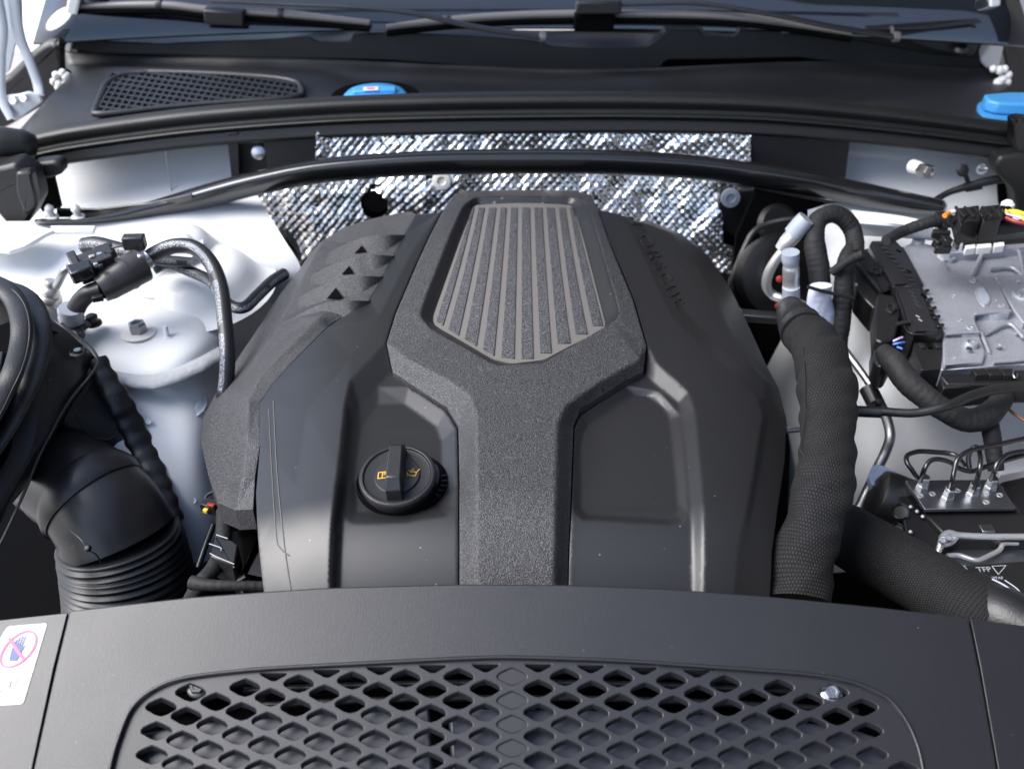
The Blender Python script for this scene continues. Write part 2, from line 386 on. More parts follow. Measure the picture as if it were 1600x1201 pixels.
        if None in hs:
            for a_, b_ in oe: nbm.setdefault(a_, []).append(b_); nbm.setdefault(b_, []).append(a_)
            for i, hh in enumerate(hs):
                if hh is None:
                    q = [hs[k] for k in nbm.get(i, []) if hs[k] is not None]; hs[i] = sum(q) / len(q) if q else 0
    bm = bmesh.new(); bv = [bm.verts.new((p.x, p.y, h)) for p, h in zip(ov, hs)]
    for f in of:
        cx = sum(ov[i].x for i in f) / len(f); cy = sum(ov[i].y for i in f) / len(f)
        if inside(cx, cy, O) and not any(inside(cx, cy, h) for h in H):
            try: bm.faces.new([bv[i] for i in f])
            except ValueError: pass
    bmesh.ops.delete(bm, geom=[v for v in bm.verts if not v.link_faces], context='VERTS')
    for _ in range(0 if soft else 6):
        le = [e for e in bm.edges if e.calc_length() > maxlen]
        if not le: break
        bmesh.ops.subdivide_edges(bm, edges=le, cuts=1)
        bmesh.ops.triangulate(bm, faces=[f for f in bm.faces if len(f.verts) > 3])
    for f in bm.faces:
        f.normal_update()
        if f.normal.z < 0: f.normal_flip()
    NRM = None
    if soft:
        res = .001; xs = [v.co.x for v in bm.verts]; ys = [v.co.y for v in bm.verts]; mx, my = min(xs) - .012, min(ys) - .012
        nx_, ny_ = int((max(xs) - mx + .012) / res), int((max(ys) - my + .012) / res); Hh = np.zeros((ny_, nx_)); Mk = np.zeros((ny_, nx_))
        for t_ in TRI0:
            (ax, ay, ha), (bx, by, hb), (cx, cy, hc) = t_
            i0, i1 = max(0, int((min(ax, bx, cx) - mx) / res) - 1), min(nx_, int((max(ax, bx, cx) - mx) / res) + 2); j0, j1 = max(0, int((min(ay, by, cy) - my) / res) - 1), min(ny_, int((max(ay, by, cy) - my) / res) + 2)
            den = (by - cy) * (ax - cx) + (cx - bx) * (ay - cy)
            if abs(den) < 1e-13 or i1 <= i0 or j1 <= j0: continue
            X, Y = np.meshgrid(mx + np.arange(i0, i1) * res, my + np.arange(j0, j1) * res)
            l1 = ((by - cy) * (X - cx) + (cx - bx) * (Y - cy)) / den; l2 = ((cy - ay) * (X - cx) + (ax - cx) * (Y - cy)) / den; l3 = 1 - l1 - l2
            ok = (l1 >= -1e-4) & (l2 >= -1e-4) & (l3 >= -1e-4); hv_ = l1 * ha + l2 * hb + l3 * hc
            Hh[j0:j1, i0:i1][ok] = hv_[ok]; Mk[j0:j1, i0:i1][ok] = 1
        def blur(A_, sg):
            k = np.exp(-.5 * (np.arange(-int(3 * sg) - 1, int(3 * sg) + 2) / sg) ** 2); k /= k.sum(); r_ = len(k) // 2
            B_ = sum(w_ * np.roll(A_, o_ - r_, 0) for o_, w_ in enumerate(k)); return sum(w_ * np.roll(B_, o_ - r_, 1) for o_, w_ in enumerate(k))
        mb = blur(Mk, soft); Hb = blur(Hh * Mk, soft) / np.maximum(mb, 1e-4)
        m2 = blur(Mk, 1.1); tt = np.clip((m2 - .5) * 2, 0, 1); Hb = Hb - drop * (1 - tt) ** 2
        gy, gxx = np.gradient(Hb, res)
        def smp(A_, x, y):
            fx = min(max((x - mx) / res, 0), nx_ - 1.001); fy = min(max((y - my) / res, 0), ny_ - 1.001); a_, b_ = int(fx), int(fy); fx -= a_; fy -= b_
            return (A_[b_, a_] * (1 - fx) + A_[b_, a_ + 1] * fx) * (1 - fy) + (A_[b_ + 1, a_] * (1 - fx) + A_[b_ + 1, a_ + 1] * fx) * fy
        bs = {v for e in bm.edges if len(e.link_faces) == 1 for v in e.verts}; NRM = {}
        for v in bm.verts:
            x, y = v.co.x, v.co.y; v.co.z = smp(Hb, x, y); e_ = .001
            NRM[v] = Vector((-(smp(gxx, x, y) + (base(x + e_, y) - base(x - e_, y)) / (2 * e_)), -(smp(gy, x, y) + (base(x, y + e_) - base(x, y - e_)) / (2 * e_)), 1)).normalized()
    for v in bm.verts: v.co.z += base(v.co.x, v.co.y) + (dz(v.co.x, v.co.y) if dz else 0)
    if skirt:
        be = [e for e in bm.edges if len(e.link_faces) == 1]
        ex = bmesh.ops.extrude_edge_only(bm, edges=be)
        for v in [g for g in ex['geom'] if isinstance(g, bmesh.types.BMVert)]: v.co.z -= skirt
    bm.verts.index_update(); vs = [v.co.copy() for v in bm.verts]; fs = [tuple(v.index for v in f.verts) for f in bm.faces]
    if NRM: NV = {v.index: n_ for v, n_ in NRM.items()}; nt_ = max(NV) + 1
    bm.free(); o = mk(name, vs, fs, m, parent, ang, bevel, seg, flip=False if soft else None)
    if NRM:
        me = o.data; me.shade_smooth(); lst = []
        for p_ in me.polygons:
            top_ = all(k in NV for k in p_.vertices) and p_.normal.z > 0
            for k in p_.vertices: lst.append(NV[k] if top_ else p_.normal.copy())
        me.normals_split_custom_set(lst)
    return o
from mathutils.bvhtree import BVHTree
def surfcast(objs):
    vs = []; fs = []
    for o in objs:
        k = len(vs); w_ = wloc(o); vs += [v.co + w_ for v in o.data.vertices]; fs += [tuple(i + k for i in p.vertices) for p in o.data.polygons]
    T = BVHTree.FromPolygons(vs, fs)
    def f(u, v, lift=0.):
        h = T.ray_cast(EYE, ray(u, v).normalized()); p = h[0] if h[0] else PZ(u, v, .9); return p + Vector((0, 0, lift))
    return f
def bolt(name, p, ax, r, h, m='dsteel', parent=None, washer=0., mw='steel'):
    """hexagon head, chamfered, on a flange"""
    o = lathe(name, p, ax, [(r, 0), (r, h * .85), (r * .88, h), (r * .6, h), (r * .5, h * .85)], m, parent, seg=6, ang=20)
    if washer: lathe('washer', p - Vector(ax).normalized() * .0005, ax, [(washer, 0), (washer, .0018), (washer * .9, .0026), (r * 1.02, .003)], mw, o, 28)
    return o
# ================================================================== SETTING
def flat(name, pts, m, kind='structure'):
    o = mk(name, pts, [tuple(range(len(pts)))], m); return tag(o, kind=kind)
flat('ground', [(-60, -60, 0), (60, -60, 0), (60, 90, 0), (-60, 90, 0)], 'ground')
flat('parking_line', [(-3.4, 5.2, .004), (-2.3, 5.2, .004), (-2.3, 12, .004), (-3.4, 12, .004)], 'line')
# unseen masses added at the right, and the raised hood, shape light and reflections
wb = []
for x in (4.2, 12):
    for y in (-6, 11):
        for z in (0, 7): wb.append((x, y, z))
o = mk('added_building', wb, [(0, 1, 3, 2), (4, 6, 7, 5), (0, 4, 5, 1), (2, 3, 7, 6), (0, 2, 6, 4), (1, 5, 7, 3)], 'added_wall')
tag(o, 'unseen grey block added beyond the right side of the car to shape the light', 'added_building')
wc_ = [(x, y, z) for x in (1.2, 4.2) for y in (-6, 11) for z in (3.5, 3.7)]  # unseen roof slab, added to block the sky on the right
o = mk('added_canopy', wc_, [(0, 1, 3, 2), (4, 6, 7, 5), (0, 4, 5, 1), (2, 3, 7, 6), (0, 2, 6, 4), (1, 5, 7, 3)], 'added_soffit')
wc_ = [(x, y, z) for x in (.80, 1.199) for y in (2, 11) for z in (3.5, 3.7)]  # extra unseen strip, added to darken the right of the windscreen reflection
o2 = mk('added_canopy_step', wc_, [(0, 1, 3, 2), (4, 6, 7, 5), (0, 4, 5, 1), (2, 3, 7, 6), (0, 2, 6, 4), (1, 5, 7, 3)], 'added_soffit', o)
tag(o, 'unseen dark flat roof added over the right side of the car to darken its reflections', 'added_canopy')
hd = thing('hood', 'raised white hood with dark lining over the engine bay', 'hood', (0, 1.9, 1.24))
def hoodrow(y, z, wd, off): return [(-wd, y, z - .05 + off), (-wd * .6, y, z + off), (0, y, z + .015 + off), (wd * .6, y, z + off), (wd, y, z - .05 + off)]
loft('hood_skin', [hoodrow(1.92, 1.27, .74, .03), hoodrow(1.74, 1.62, .74, .03), hoodrow(1.55, 2.0, .70, .03), hoodrow(1.42, 2.22, .6, .02)], 'white', hd, n=20, across=12, world=True, thick=.002)
loft('hood_lining', [hoodrow(1.91, 1.27, .68, 0), hoodrow(1.73, 1.61, .68, 0), hoodrow(1.54, 1.99, .63, 0)], 'liner', hd, n=20, across=12, world=True, thick=.01)

# ================================================================== ENGINE COVER
def cov(x, y):
    z = .93 + .05 * (y - .7); ax = abs(x)
    z -= 1.1 * max(0, ax - .2) ** 2 + .15 * x * x
    if y < .775: z -= 4.5 * (.775 - y) ** 2
    if y > 1.26: z -= .45 * (y - 1.26) ** 2
    return z
ec = thing('engine_cover', 'large black plastic engine cover with a coarse grained centre panel over the engine', 'engine cover', (0, .95, .80))
a = [(689, 331), (650, 410), (617, 487), (602, 535), (612, 582), (640, 603), (697, 640), (714, 668), (716, 760), (716, 860), (716, 940)]
b = [(935, 327), (955, 382), (990, 465), (1012, 540), (1007, 582), (975, 603), (907, 647), (898, 668), (894, 775), (890, 860), (888, 940)]
ah = [20, 20, 20, 20, 0, 0, 0, 0, 0, 0, 0]
A = [(u, v, h) for (u, v), h in zip(a, ah)]; B = [(u, v, h) for (u, v), h in zip(b, ah)]
ridge_l = [A[3], (548, 592, 20), (541, 622, 20), (528, 740, 20), (517, 860, 20), (517, 945, 20)]
foot_l = [A[4], (590, 604, 0), (560, 636, -1), (551, 665, -1), (543, 745, -1), (531, 860, 0), (529, 945, 0)]
rimL = [A[5], A[6], A[7], A[8], (712, 792, 0), (700, 806, 0), (640, 815, 0), (585, 818, 0), (552, 818, 0), (536, 806, 0)]
floorL = [(590, 632, -9), (632, 632, -11), (682, 668, -12), (690, 690, -13), (692, 768, -13), (680, 788, -12), (640, 801, -11), (585, 802, -10), (557, 800, -9), (553, 745, -8), (562, 670, -8), (590, 632, -9)]
ridge_r = [B[3], (1026, 566, 17), (1060, 596, 15), (1076, 612, 14), (1086, 645, 14), (1094, 740, 14), (1099, 860, 14), (1098, 945, 14)]
foot_r = [B[4], (1022, 600, 0), (1060, 630, 0), (1066, 660, 0), (1075, 740, 0), (1082, 860, 0), (1082, 945, 0)]
rimR = [B[5], B[6], B[7], B[8], (898, 800, 0), (910, 812, 0), (1050, 820, 0), (1066, 816, 0), (1074, 800, 0), (1063, 650, 0), (1030, 612, 0), B[5]]
floorR = [(991, 617, -9), (1010, 618, -9), (1036, 636, -9), (1046, 655, -9), (1061, 790, -9), (1058, 806, -8), (1045, 812, -8), (918, 804, -8), (906, 795, -9), (905, 700, -9), (908, 682, -9), (918, 667, -9), (991, 617, -9)]
left_edge = [(651, 335, 16), (632, 367, 10), (615, 400, 9), (597, 432, 9), (577, 470, 9), (510, 512, 9), (425, 600, 7), (406, 628, 6), (407, 690, 5), (400, 770, 2), (405, 860, 0), (415, 945, 0)]
crest_r = [(975, 337, 19), (1010, 410, 18), (1040, 478, 17), (1054, 500, 17), (1100, 545, 15), (1150, 588, 13), (1186, 624, 11)]
val_r = [(996, 346, 10), (1034, 420, 9), (1066, 482, 9), (1082, 500, 9), (1126, 545, 9), (1176, 592, 8), (1196, 618, 7)]
hump = [(1046, 362, 8), (1090, 420, 9), (1128, 490, 9), (1166, 560, 7), (1196, 596, 4)]
right_edge = [(1012, 344, 2), (1065, 366, 0), (1105, 398, -2), (1140, 448, -4), (1168, 505, -5), (1195, 565, -6), (1216, 605, -6), (1229, 655, -7), (1226, 720, -7), (1214, 800, -8), (1206, 860, -8), (1202, 945, -8)]
groove1 = [(1186, 624, 11), (1192, 650, 11), (1177, 740, 11), (1157, 850, 11), (1148, 945, 11)]
groove2 = [(1196, 618, 6), (1200, 650, 4), (1185, 740, 4), (1165, 850, 4), (1155, 945, 4)]
outline = [A[0], (668, 330, 18)] + left_edge + [(517, 945, 20), (529, 945, 0), A[10]] + A[9:4:-1] + A[4:0:-1]
# left shell and right shell are one moulding: two sheets joined in the same part family
terrain('cover_shell', [A[0]] + left_edge + [ridge_l[-1], foot_l[-1]] + A[:0:-1],
        [ridge_l, foot_l, rimL, floorL, [foot_l[5], (536, 806, 0), foot_l[4]], [(640, 400, 21), (592, 495, 20), (548, 560, 17), (480, 640, 11), (462, 760, 9), (458, 945, 7)]],
        [], cov, 'smooth', ec, skirt=.02, maxlen=.003, soft=1.3, ang=50)
terrain('cover_shell', [B[0], (950, 330, 20), crest_r[0], (996, 346, 10)] + right_edge + [groove2[-1], groove1[-1], ridge_r[-1], foot_r[-1]] + B[:0:-1],
        [ridge_r, foot_r, rimR, floorR, crest_r, val_r, hump, groove1, groove2, [right_edge[1], hump[0]]],
        [], cov, 'smooth', ec, skirt=.03, maxlen=.003, soft=1.3, ang=50)
SC = surfcast([o for o in bpy.data.objects if o.name.startswith('cover_shell')])
def strip(name, pl, w, h, base, m, parent):
    """thin raised line lying on a sheet"""
    pl2 = cr([(u, v, 0) for u, v, hh in pl], 40); P = [SC(q.x, q.y) for q in pl2]; vs = []; fs = []
    for i, p in enumerate(P):
        t = (P[min(39, i + 1)] - P[max(0, i - 1)]).normalized(); s = t.cross(Vector((0, 0, 1))).normalized() * w / 2
        vs += [p - s - Vector((0, 0, .001)), p - s * .5 + Vector((0, 0, h)), p + s * .5 + Vector((0, 0, h)), p + s - Vector((0, 0, .001))]
        if i: k = 4 * i; fs += [(k - 4 + j, k - 3 + j, k + 1 + j, k + j) for j in range(3)]
    return mk(name, vs, fs, m, parent, 60)
strip('shell_bead_highlight', [(427, 626, 9), (433, 740, 7.5), (444, 850, 6.5), (455, 925, 6)], .0016, .0010, cov, 'groove', ec)  # pale material paints the highlight along these raised lines
strip('shell_bead_highlight', [(420, 640, 8.5), (425, 740, 6.5), (432, 840, 5), (440, 858, 5), (452, 868, 6)], .0014, .0009, cov, 'groove', ec)
# grained Y shaped centre panel
yh = [29, 29, 28, 25, 8, 5, 3, 2, 1, 1, 1]
g = 2.2
YA = [(u + g, v + (.5 if i < 5 else -g), h) for i, ((u, v), h) in enumerate(zip(a, yh))]; YB = [(u - g, v + (.5 if i < 5 else -g), h) for i, ((u, v), h) in enumerate(zip(b, yh))]
bez_out = corner([(742, 307), (898, 307), (916, 318), (941, 395), (967, 486), (962, 500), (850, 566), (775, 570), (672, 512), (655, 492), (664, 465), (722, 322)], 8, 3)
bez_o = [(u, v, 33) for u, v in bez_out]
cl = [YA[3], (640, 564, 31), (700, 594, 31), (734, 618, 31), (744, 648, 31), (745, 760, 31), (745, 860, 31), (745, 940, 31)]
cR = [YB[3], (1000, 562, 31), (942, 594, 31), (884, 634, 31), (872, 664, 31), (869, 775, 31), (867, 860, 31), (866, 940, 31)]
ytop = [(700, 316, 30), (712, 303, 27), (724, 299, 24), (800, 296, 24), (900, 298, 24), (918, 302, 27), (930, 316, 30)]
terrain('centre_panel', ytop + YB + [cR[-1], cl[-1]] + YA[::-1], [cl, cR], [bez_o], cov, 'grain', ec, skirt=.022, maxlen=.003, soft=1.5, ang=50)
bez_in = corner([(742, 320), (893, 320), (903, 345), (946, 505), (944, 514), (850, 562), (800, 568), (772, 561), (678, 508), (676, 496)], 6, 3)
bi = [(u, v, 18) for u, v in bez_in]
terrain('vent_bezel', [(u, v, 33.4) for u, v in bez_out], [], [bi], cov, 'smooth', ec, skirt=.004, maxlen=.003, soft=1, ang=50, drop=0)
def ins(x, y): return cov(x, y) + .006 * max(0, 1 - (x / .12) ** 2)
terrain('vent_insert', [(u, v, 16) for u, v in bez_in], [], [], ins, 'groove', ec, skirt=.004, maxlen=.012, dz=None)
gt = [745, 761, 779, 795, 812, 831, 850, 869, 886]; gb = [(696, 512), (721, 527), (749, 545), (777, 560), (809, 563), (839, 560), (867, 547), (896, 532), (922, 516)]
def gx(k, v):          # x of groove k at photo row v
    u1, v1 = gb[k]; t = (v - 322) / (v1 - 322); return gt[k] + (u1 - gt[k]) * (t * .85 + .15 * t * t)
def low(u):            # lower boundary of the insert
    pts = [(678, 505), (775, 558), (800, 563), (845, 558), (944, 508)]
    for (u0, v0), (u1, v1) in zip(pts, pts[1:]):
        if u <= u1: return v0 + (v1 - v0) * (u - u0) / (u1 - u0)
    return 508
for k in range(10):
    poly = []; rows = [324, 350, 380, 410, 440, 470, 500]
    def edge(k, v, side):
        if k < 0: return 739 - 58 * ((v - 322) / 180)
        if k > 8: return 895 + 46 * ((v - 322) / 180)
        return gx(k, v) + side * (3.2 + 2.2 * (v - 322) / 240)
    vl = low(edge(k - 1, 520, 1)) - 3; vr = low(edge(k, 520, -1)) - 3
    if k >= 5: vl = vr = min(vl, vr) + 3          # the right hand ribs end in square steps
    L = [(edge(k - 1, v, 1), v, 18) for v in rows if v < vl - 8] + [(edge(k - 1, vl, 1), vl, 18)]
    Rr = [(edge(k, v, -1), v, 18) for v in rows if v < vr - 8] + [(edge(k, vr, -1), vr, 18)]
    terrain('rib', L + Rr[::-1], [], [], ins, 'rib', ec, skirt=.003, maxlen=.015, bevel=.0005, seg=1)
# left grained panel with gills
lo = [(651, 334, 16), (636, 330, 12), (575, 343, 2), (537, 355, -4), (502, 377, -8), (488, 392, -12), (467, 422, -14), (437, 460, -16), (400, 517, -20), (345, 600, -24), (318, 650, -30), (314, 690, -34), (325, 740, -36), (341, 786, -38), (368, 797, -30), (395, 795, -24),
      (398, 745, -8), (407, 690, 3), (406, 628, 4), (425, 600, 5), (508, 513, 7), (522, 503, 3), (545, 492, 3), (562, 484, 5), (577, 468, 7), (588, 448, 5), (597, 432, 7), (606, 414, 5), (615, 400, 7), (624, 382, 5), (632, 367, 8)]
crest_l = [(500, 494, 19), (405, 588, 16), (388, 622, 13), (386, 690, 6), (378, 750, -4), (372, 796, -29)]
spine = [(498, 388, 4), (470, 440, 4), (440, 500, 3), (400, 560, 0), (356, 630, -8), (345, 690, -16), (352, 745, -22), (368, 797, -30)]
terrain('gill_panel', lo, [crest_l, [crest_l[0], (508, 513, 7)], spine, [(566, 385, -2), (546, 420, -2), (525, 458, -2)], [(600, 350, 3), (566, 385, -2)], [(525, 458, -2), (500, 494, 19)]], [], cov, 'grain', ec, skirt=.03, maxlen=.003, soft=1.3, ang=50, hmul=.0008)
tails = [(512, 396), (487, 430), (466, 465), (440, 507)]
mids = [(575, 369), (555, 401), (535, 434), (512, 472)]; mid2 = [(590, 368), (572, 398), (552, 432), (535, 470)]
tips = [(632, 367), (615, 400), (597, 432), (577, 470)]; apex = [None, (566, 386), (546, 418), (525, 452)]
fin0 = [(588, 345)]
for k in range(4):
    t, m1, m2, p = tails[k], mids[k], mid2[k], tips[k]
    hc = 23
    # blade: crest line, its forward face dropping to the foot, and the slope behind it
    W = lambda q, h: onto(q[0], q[1], cov, h * .0008)
    C = [W(t, 5), W(((t[0] + m1[0]) / 2, (t[1] + m1[1]) / 2 - 3), 13), W(m1, hc), W(m2, hc), W(((m2[0] + p[0]) / 2, (m2[1] + p[1]) / 2 - .5), hc - 1), W(p, 13)]
    off = [(-5, 22), (-2, 30), (2, 34), (4, 33), (-7, 26), (-3, 8)]
    bpts = [t, ((t[0] + m1[0]) / 2, (t[1] + m1[1]) / 2), m1, m2, ((m2[0] + p[0]) / 2, (m2[1] + p[1]) / 2), p]
    Ft = [W((q[0] + d[0], q[1] + d[1]), h) for q, d, h in zip(bpts, off, [0, -1, -2, -2, 1, 5])]
    Bk = [c + Vector((0, .012 + .004 * (i in (2, 3)), -.016 if 0 < i < 5 else -.004)) for i, c in enumerate(C)]
    loft('gill_fin', [Ft, C, Bk], 'grain', ec, n=26, world=True, ang=30, thick=.0)
GC = surfcast([o for o in bpy.data.objects if o.name.startswith('gill_')])
for k in range(1, 4):
    m1, m2, ap = mids[k], mid2[k], apex[k]
    T3 = [GC(m1[0] - 1, m1[1] - 2.5, .003), GC(m2[0] + 1, m2[1] - 2.5, .003), GC(ap[0], ap[1], .003)]
    mk('gill_slot_shade', T3 + [p_ - Vector((0, 0, .0006)) for p_ in T3], [(0, 1, 2), (5, 4, 3), (0, 3, 4, 1), (1, 4, 5, 2), (2, 5, 3, 0)], 'dark', ec, 20)  # thin black patch painted in for the shaded notch between fins
# embossed lettering along the right shoulder
fc = bpy.data.curves.new('letters', 'FONT'); fc.body = 'PORSCHE'; fc.extrude = .0; fc.size = 1; fc.space_character = 1.35
fo = bpy.data.objects.new('letters', fc); COL.objects.link(fo); dg = bpy.context.evaluated_depsgraph_get(); me = bpy.data.meshes.new_from_object(fo.evaluated_get(dg))
wd = max(v.co.x for v in me.vertices); hh = max(v.co.y for v in me.vertices)
base_l = [(986, 347), (1010, 395), (1033, 440), (1056, 482)]; top_l = [(1004, 349), (1030, 393), (1050, 434), (1070, 474)]
def tmap(x, y):
    s = max(0, min(.9999, x / wd)) * 3; i = int(s); f = s - i; q = 1 - max(0, min(1, y / hh))
    A0 = [base_l[i][j] * (1 - f) + base_l[i + 1][j] * f for j in (0, 1)]; B0 = [top_l[i][j] * (1 - f) + top_l[i + 1][j] * f for j in (0, 1)]
    return [A0[j] * q + B0[j] * (1 - q) for j in (0, 1)]
LH = 11.2
def shoulder(x, y): return cov(x, y)
vs = []
for v in me.vertices:
    u_, v_ = tmap(v.co.x, v.co.y); vs.append(SC(u_, v_, .0013))
n0 = len(vs); fs = [tuple(p.vertices) for p in me.polygons]
from collections import Counter
ec_ = Counter(); 
for f in fs:
    for i in range(len(f)): ec_[tuple(sorted((f[i], f[(i + 1) % len(f)])))] += 1
vs2 = vs + [v - Vector((0, 0, .005)) for v in vs]; fs2 = fs + [(i, j, j + n0, i + n0) for (i, j), c in ec_.items() if c == 1]
lt = mk('embossed_lettering', vs2, fs2, 'smooth', ec, 30)
bpy.data.objects.remove(fo)

# ------------------------------------------------------------------ oil filler cap
cc = onto(621, 744, cov, .014); cax = Vector((-.05, -.20, 1)).normalized()
oc = thing('oil_filler_cap', 'round black oil filler cap with raised grip bar and yellow symbols in the left recess', 'oil cap', cc - cax * .02)
wc = onto(628, 752, cov, -.005)
lathe('filler_well_shade', wc, (0, .03, 1), [(.0495, -.012), (.0495, .0016)] + [(.048, .0022), (.0465, -.001), (.036, -.004), (.02, -.004)], 'dark', oc, 48)  # deep black dish stands in for the shaded hole round the cap
lathe('cap_body', cc, cax, [(r_ * 1.1, h_) for r_, h_ in [(.031, -.03), (.0355, -.026), (.0365, -.006), (.0378, -.002), (.0378, .0015), (.0362, .0038), (.0335, .0040), (.0322, .0018), (.027, .0012), (.0005, .0012)]], 'black', oc, 56, bevel=.0004)
lathe('cap_disc', cc + cax * .0012, cax, [(.0245, 0), (.0245, .0016), (.0236, .0024), (.0003, .0024)], 'duct', oc, 40)
X = Vector((1, 0, 0)); X = (X - cax * X.dot(cax)).normalized(); Yv = cax.cross(X)
def capP(x, y, z): return cc + X * x + Yv * y + cax * z
def bar(name, prof, hw, m, parent, bevel=.001):
    n = len(prof); vs = [capP(-hw * wk, y, z) for y, z, wk in prof] + [capP(hw * wk, y, z) for y, z, wk in prof]
    return mk(name, vs, [tuple(range(n)), tuple(range(2 * n - 1, n - 1, -1))] + [(i, n + i, n + (i + 1) % n, (i + 1) % n) for i in range(n)], m, parent, 30, bevel)
bar('grip_bar', [(-.033, 0, 1.05), (-.031, .016, .98), (-.020, .026, .92), (.022, .026, .82), (.032, .015, .88), (.034, 0, .98)], .0084, 'black', oc, .0012)
for s in range(14):
    an = R(-70 + s * 10); rr_ = .0465
    if 3 < s < 9: box('collar_tooth', wc + Vector((math.cos(an) * rr_, math.sin(an) * rr_, .001)), (.007, .0018, .002), 'black', oc, (0, 0, math.degrees(an)), .0002)
def ink(name, polys, m, parent, f):
    vs = []; fs = []
    for pl, w in polys:       # strokes
        for (x0, y0), (x1, y1) in zip(pl, pl[1:]):
            dx, dy = x1 - x0, y1 - y0; L = math.hypot(dx, dy) or 1; nx, ny = -dy / L * w / 2, dx / L * w / 2; ex, ey = dx / L * w / 2, dy / L * w / 2
            k = len(vs); q = [(x0 - ex + nx, y0 - ey + ny), (x0 - ex - nx, y0 - ey - ny), (x1 + ex - nx, y1 + ey - ny), (x1 + ex + nx, y1 + ey + ny)]
            vs += [f(*p, 0) for p in q] + [f(*p, 1) for p in q]
            fs += [(k + 4, k + 5, k + 6, k + 7)] + [(k + i, k + (i + 1) % 4, k + 4 + (i + 1) % 4, k + 4 + i) for i in range(4)]
    return mk(name, vs, fs, m, parent, 30)
cf = lambda ox, oy: (lambda x, y, t: capP(ox + x, oy + y, .0036 + .0003 * t))
bk = ink('book_symbol', [([(-.0045, -.004), (.0045, -.003), (.0045, .005), (-.0045, .004), (-.0045, -.004)], .0009), ([(-.0002, -.0035), (-.0002, .0045)], .0008), ([(.0012, .001), (.0034, .0014)], .0007), ([(.0012, .003), (.0034, .0034)], .0007)], 'yellow', oc, cf(-.0155, -.001))
ol = ink('oil_can_symbol', [([(-.005, -.002), (-.001, -.003), (.003, -.004), (.0045, .001), (.001, .002), (-.002, .0015), (-.004, .004)], .0009), ([(.0045, .001), (.007, .005)], .0008), ([(-.0005, .002), (-.0012, .0045), (.001, .005)], .0007), ([(-.0055, .001), (-.005, -.003)], .001)], 'yellow', oc, cf(.0165, .001))

# ================================================================== FRONT COVER WITH GRILLE
def pan(x, y): return .945 + .5 * (y - .64) - .06 * x * x
fcv = thing('front_cover', 'broad grey black front cover with a diamond mesh grille across the bottom', 'front cover', (0, .55, .85))
gout = [(166, 1260), (172, 1200), (186, 1150), (206, 1105), (240, 1076), (290, 1058), (400, 1045), (560, 1036), (720, 1028), (800, 1026), (960, 1031), (1110, 1041), (1260, 1052), (1330, 1064), (1385, 1088), (1416, 1125), (1434, 1165), (1442, 1200), (1452, 1260)]
gclosed = gout + [(1462, 1330), (156, 1330)]
pt_top = [(108, 953), (300, 931), (500, 917), (716, 911), (880, 912), (1040, 918), (1200, 930), (1380, 948), (1514, 964)]
frame_out = pt_top + [(1530, 1040), (1558, 1200), (1582, 1345), (22, 1345), (52, 1200), (86, 1045)]
terrain('cover_panel', frame_out, [[(360, 968), (560, 975), (1040, 975), (1240, 983), (1330, 1006), (1404, 1060), (1450, 1130), (1478, 1250)]], [gclosed], pan, 'front', fcv, skirt=.022, maxlen=.05, bevel=.002, seg=3)
terrain('side_panel', [(-90, 985), (-40, 976), (0, 968), (106, 956.5), (83.5, 1045), (50, 1200), (20, 1345), (-90, 1345)], [], [], lambda x, y: pan(x, y) - .0018, 'front', fcv, skirt=.02, maxlen=.05, bevel=.0008)
terrain('side_panel', [(1516.5, 966), (1600, 977), (1700, 992), (1700, 1345), (1584, 1345), (1560, 1200), (1532, 1040)], [], [], lambda x, y: pan(x, y) - .0018, 'front', fcv, skirt=.02, maxlen=.05, bevel=.0005)
def gp(x, y): return pan(x, y) - .004
def inpoly(x, y, pl):
    r = False; j = len(pl) - 1
    for i in range(len(pl)):
        xi, yi = pl[i]; xj, yj = pl[j]
        if (yi > y) != (yj > y) and x < (xj - xi) * (y - yi) / (yj - yi) + xi: r = not r
        j = i
    return r
cx0 = sum(p[0] for p in gclosed) / len(gclosed)
rim_in = [(u + (5 if u < 800 else -5) * (1 if abs(u - 800) > 430 else .2), v + (3.5 if abs(u - 800) < 560 else 2)) for u, v in gout] + [(1452, 1330), (166, 1330)]
cell = [(0, -13.5), (9, -10), (19, -5), (22.5, -1), (22, 3), (9, 10.5), (0, 13), (-9, 10.5), (-22, 3), (-22.5, -1), (-19, -5), (-9, -10)]
holes = []; blanks = []
for r_ in range(0, 14):
    for c_ in range(-16, 17):
        if (r_ + c_) % 2 == 0: continue
        dx = 41.7 * c_; v = 1056 + 18.4 * (r_ - 1) + .17 * max(0, r_ - 1) ** 1.6 * .5 + 1.0e-4 * dx * dx; u = 800 + dx * (1 + .00036 * (v - 1072))
        k = 1 + .0003 * (v - 1072)
        pl = [(u + x * k * 1.05, v + y * k * 1.06) for x, y in cell]
        cut = [q for q in pl if inpoly(q[0], q[1], rim_in)]
        if v > 1300 or not inpoly(u, v, gclosed): 
            if r_ == 0 and len(cut) >= 5: pass
            else: continue
        if len(cut) < len(pl):
            if r_ == 0 and abs(c_) < 11 and c_ != 0:
                vt = v - 1
                tri = [(u - 21, vt), (u + 21, vt), (u + 19, vt + 3.5), (u + 3, vt + 12), (u - 3, vt + 12), (u - 19, vt + 3.5)]
                if all(inpoly(q[0], q[1], rim_in) for q in tri): holes.append(tri)
            continue
        (blanks if c_ == 0 else holes).append(pl)
terrain('grille_mesh', [(u, v) for u, v in gclosed], [], holes + blanks, gp, 'grille', fcv, skirt=.007, maxlen=.2, bevel=.0007, seg=2)
for pl in blanks: terrain('blanking_plate', [(800 + (u - 800) * 1.03, v) for u, v in pl], [], [], lambda x, y: gp(x, y) - .002, 'grille', fcv, skirt=.002, maxlen=.2)
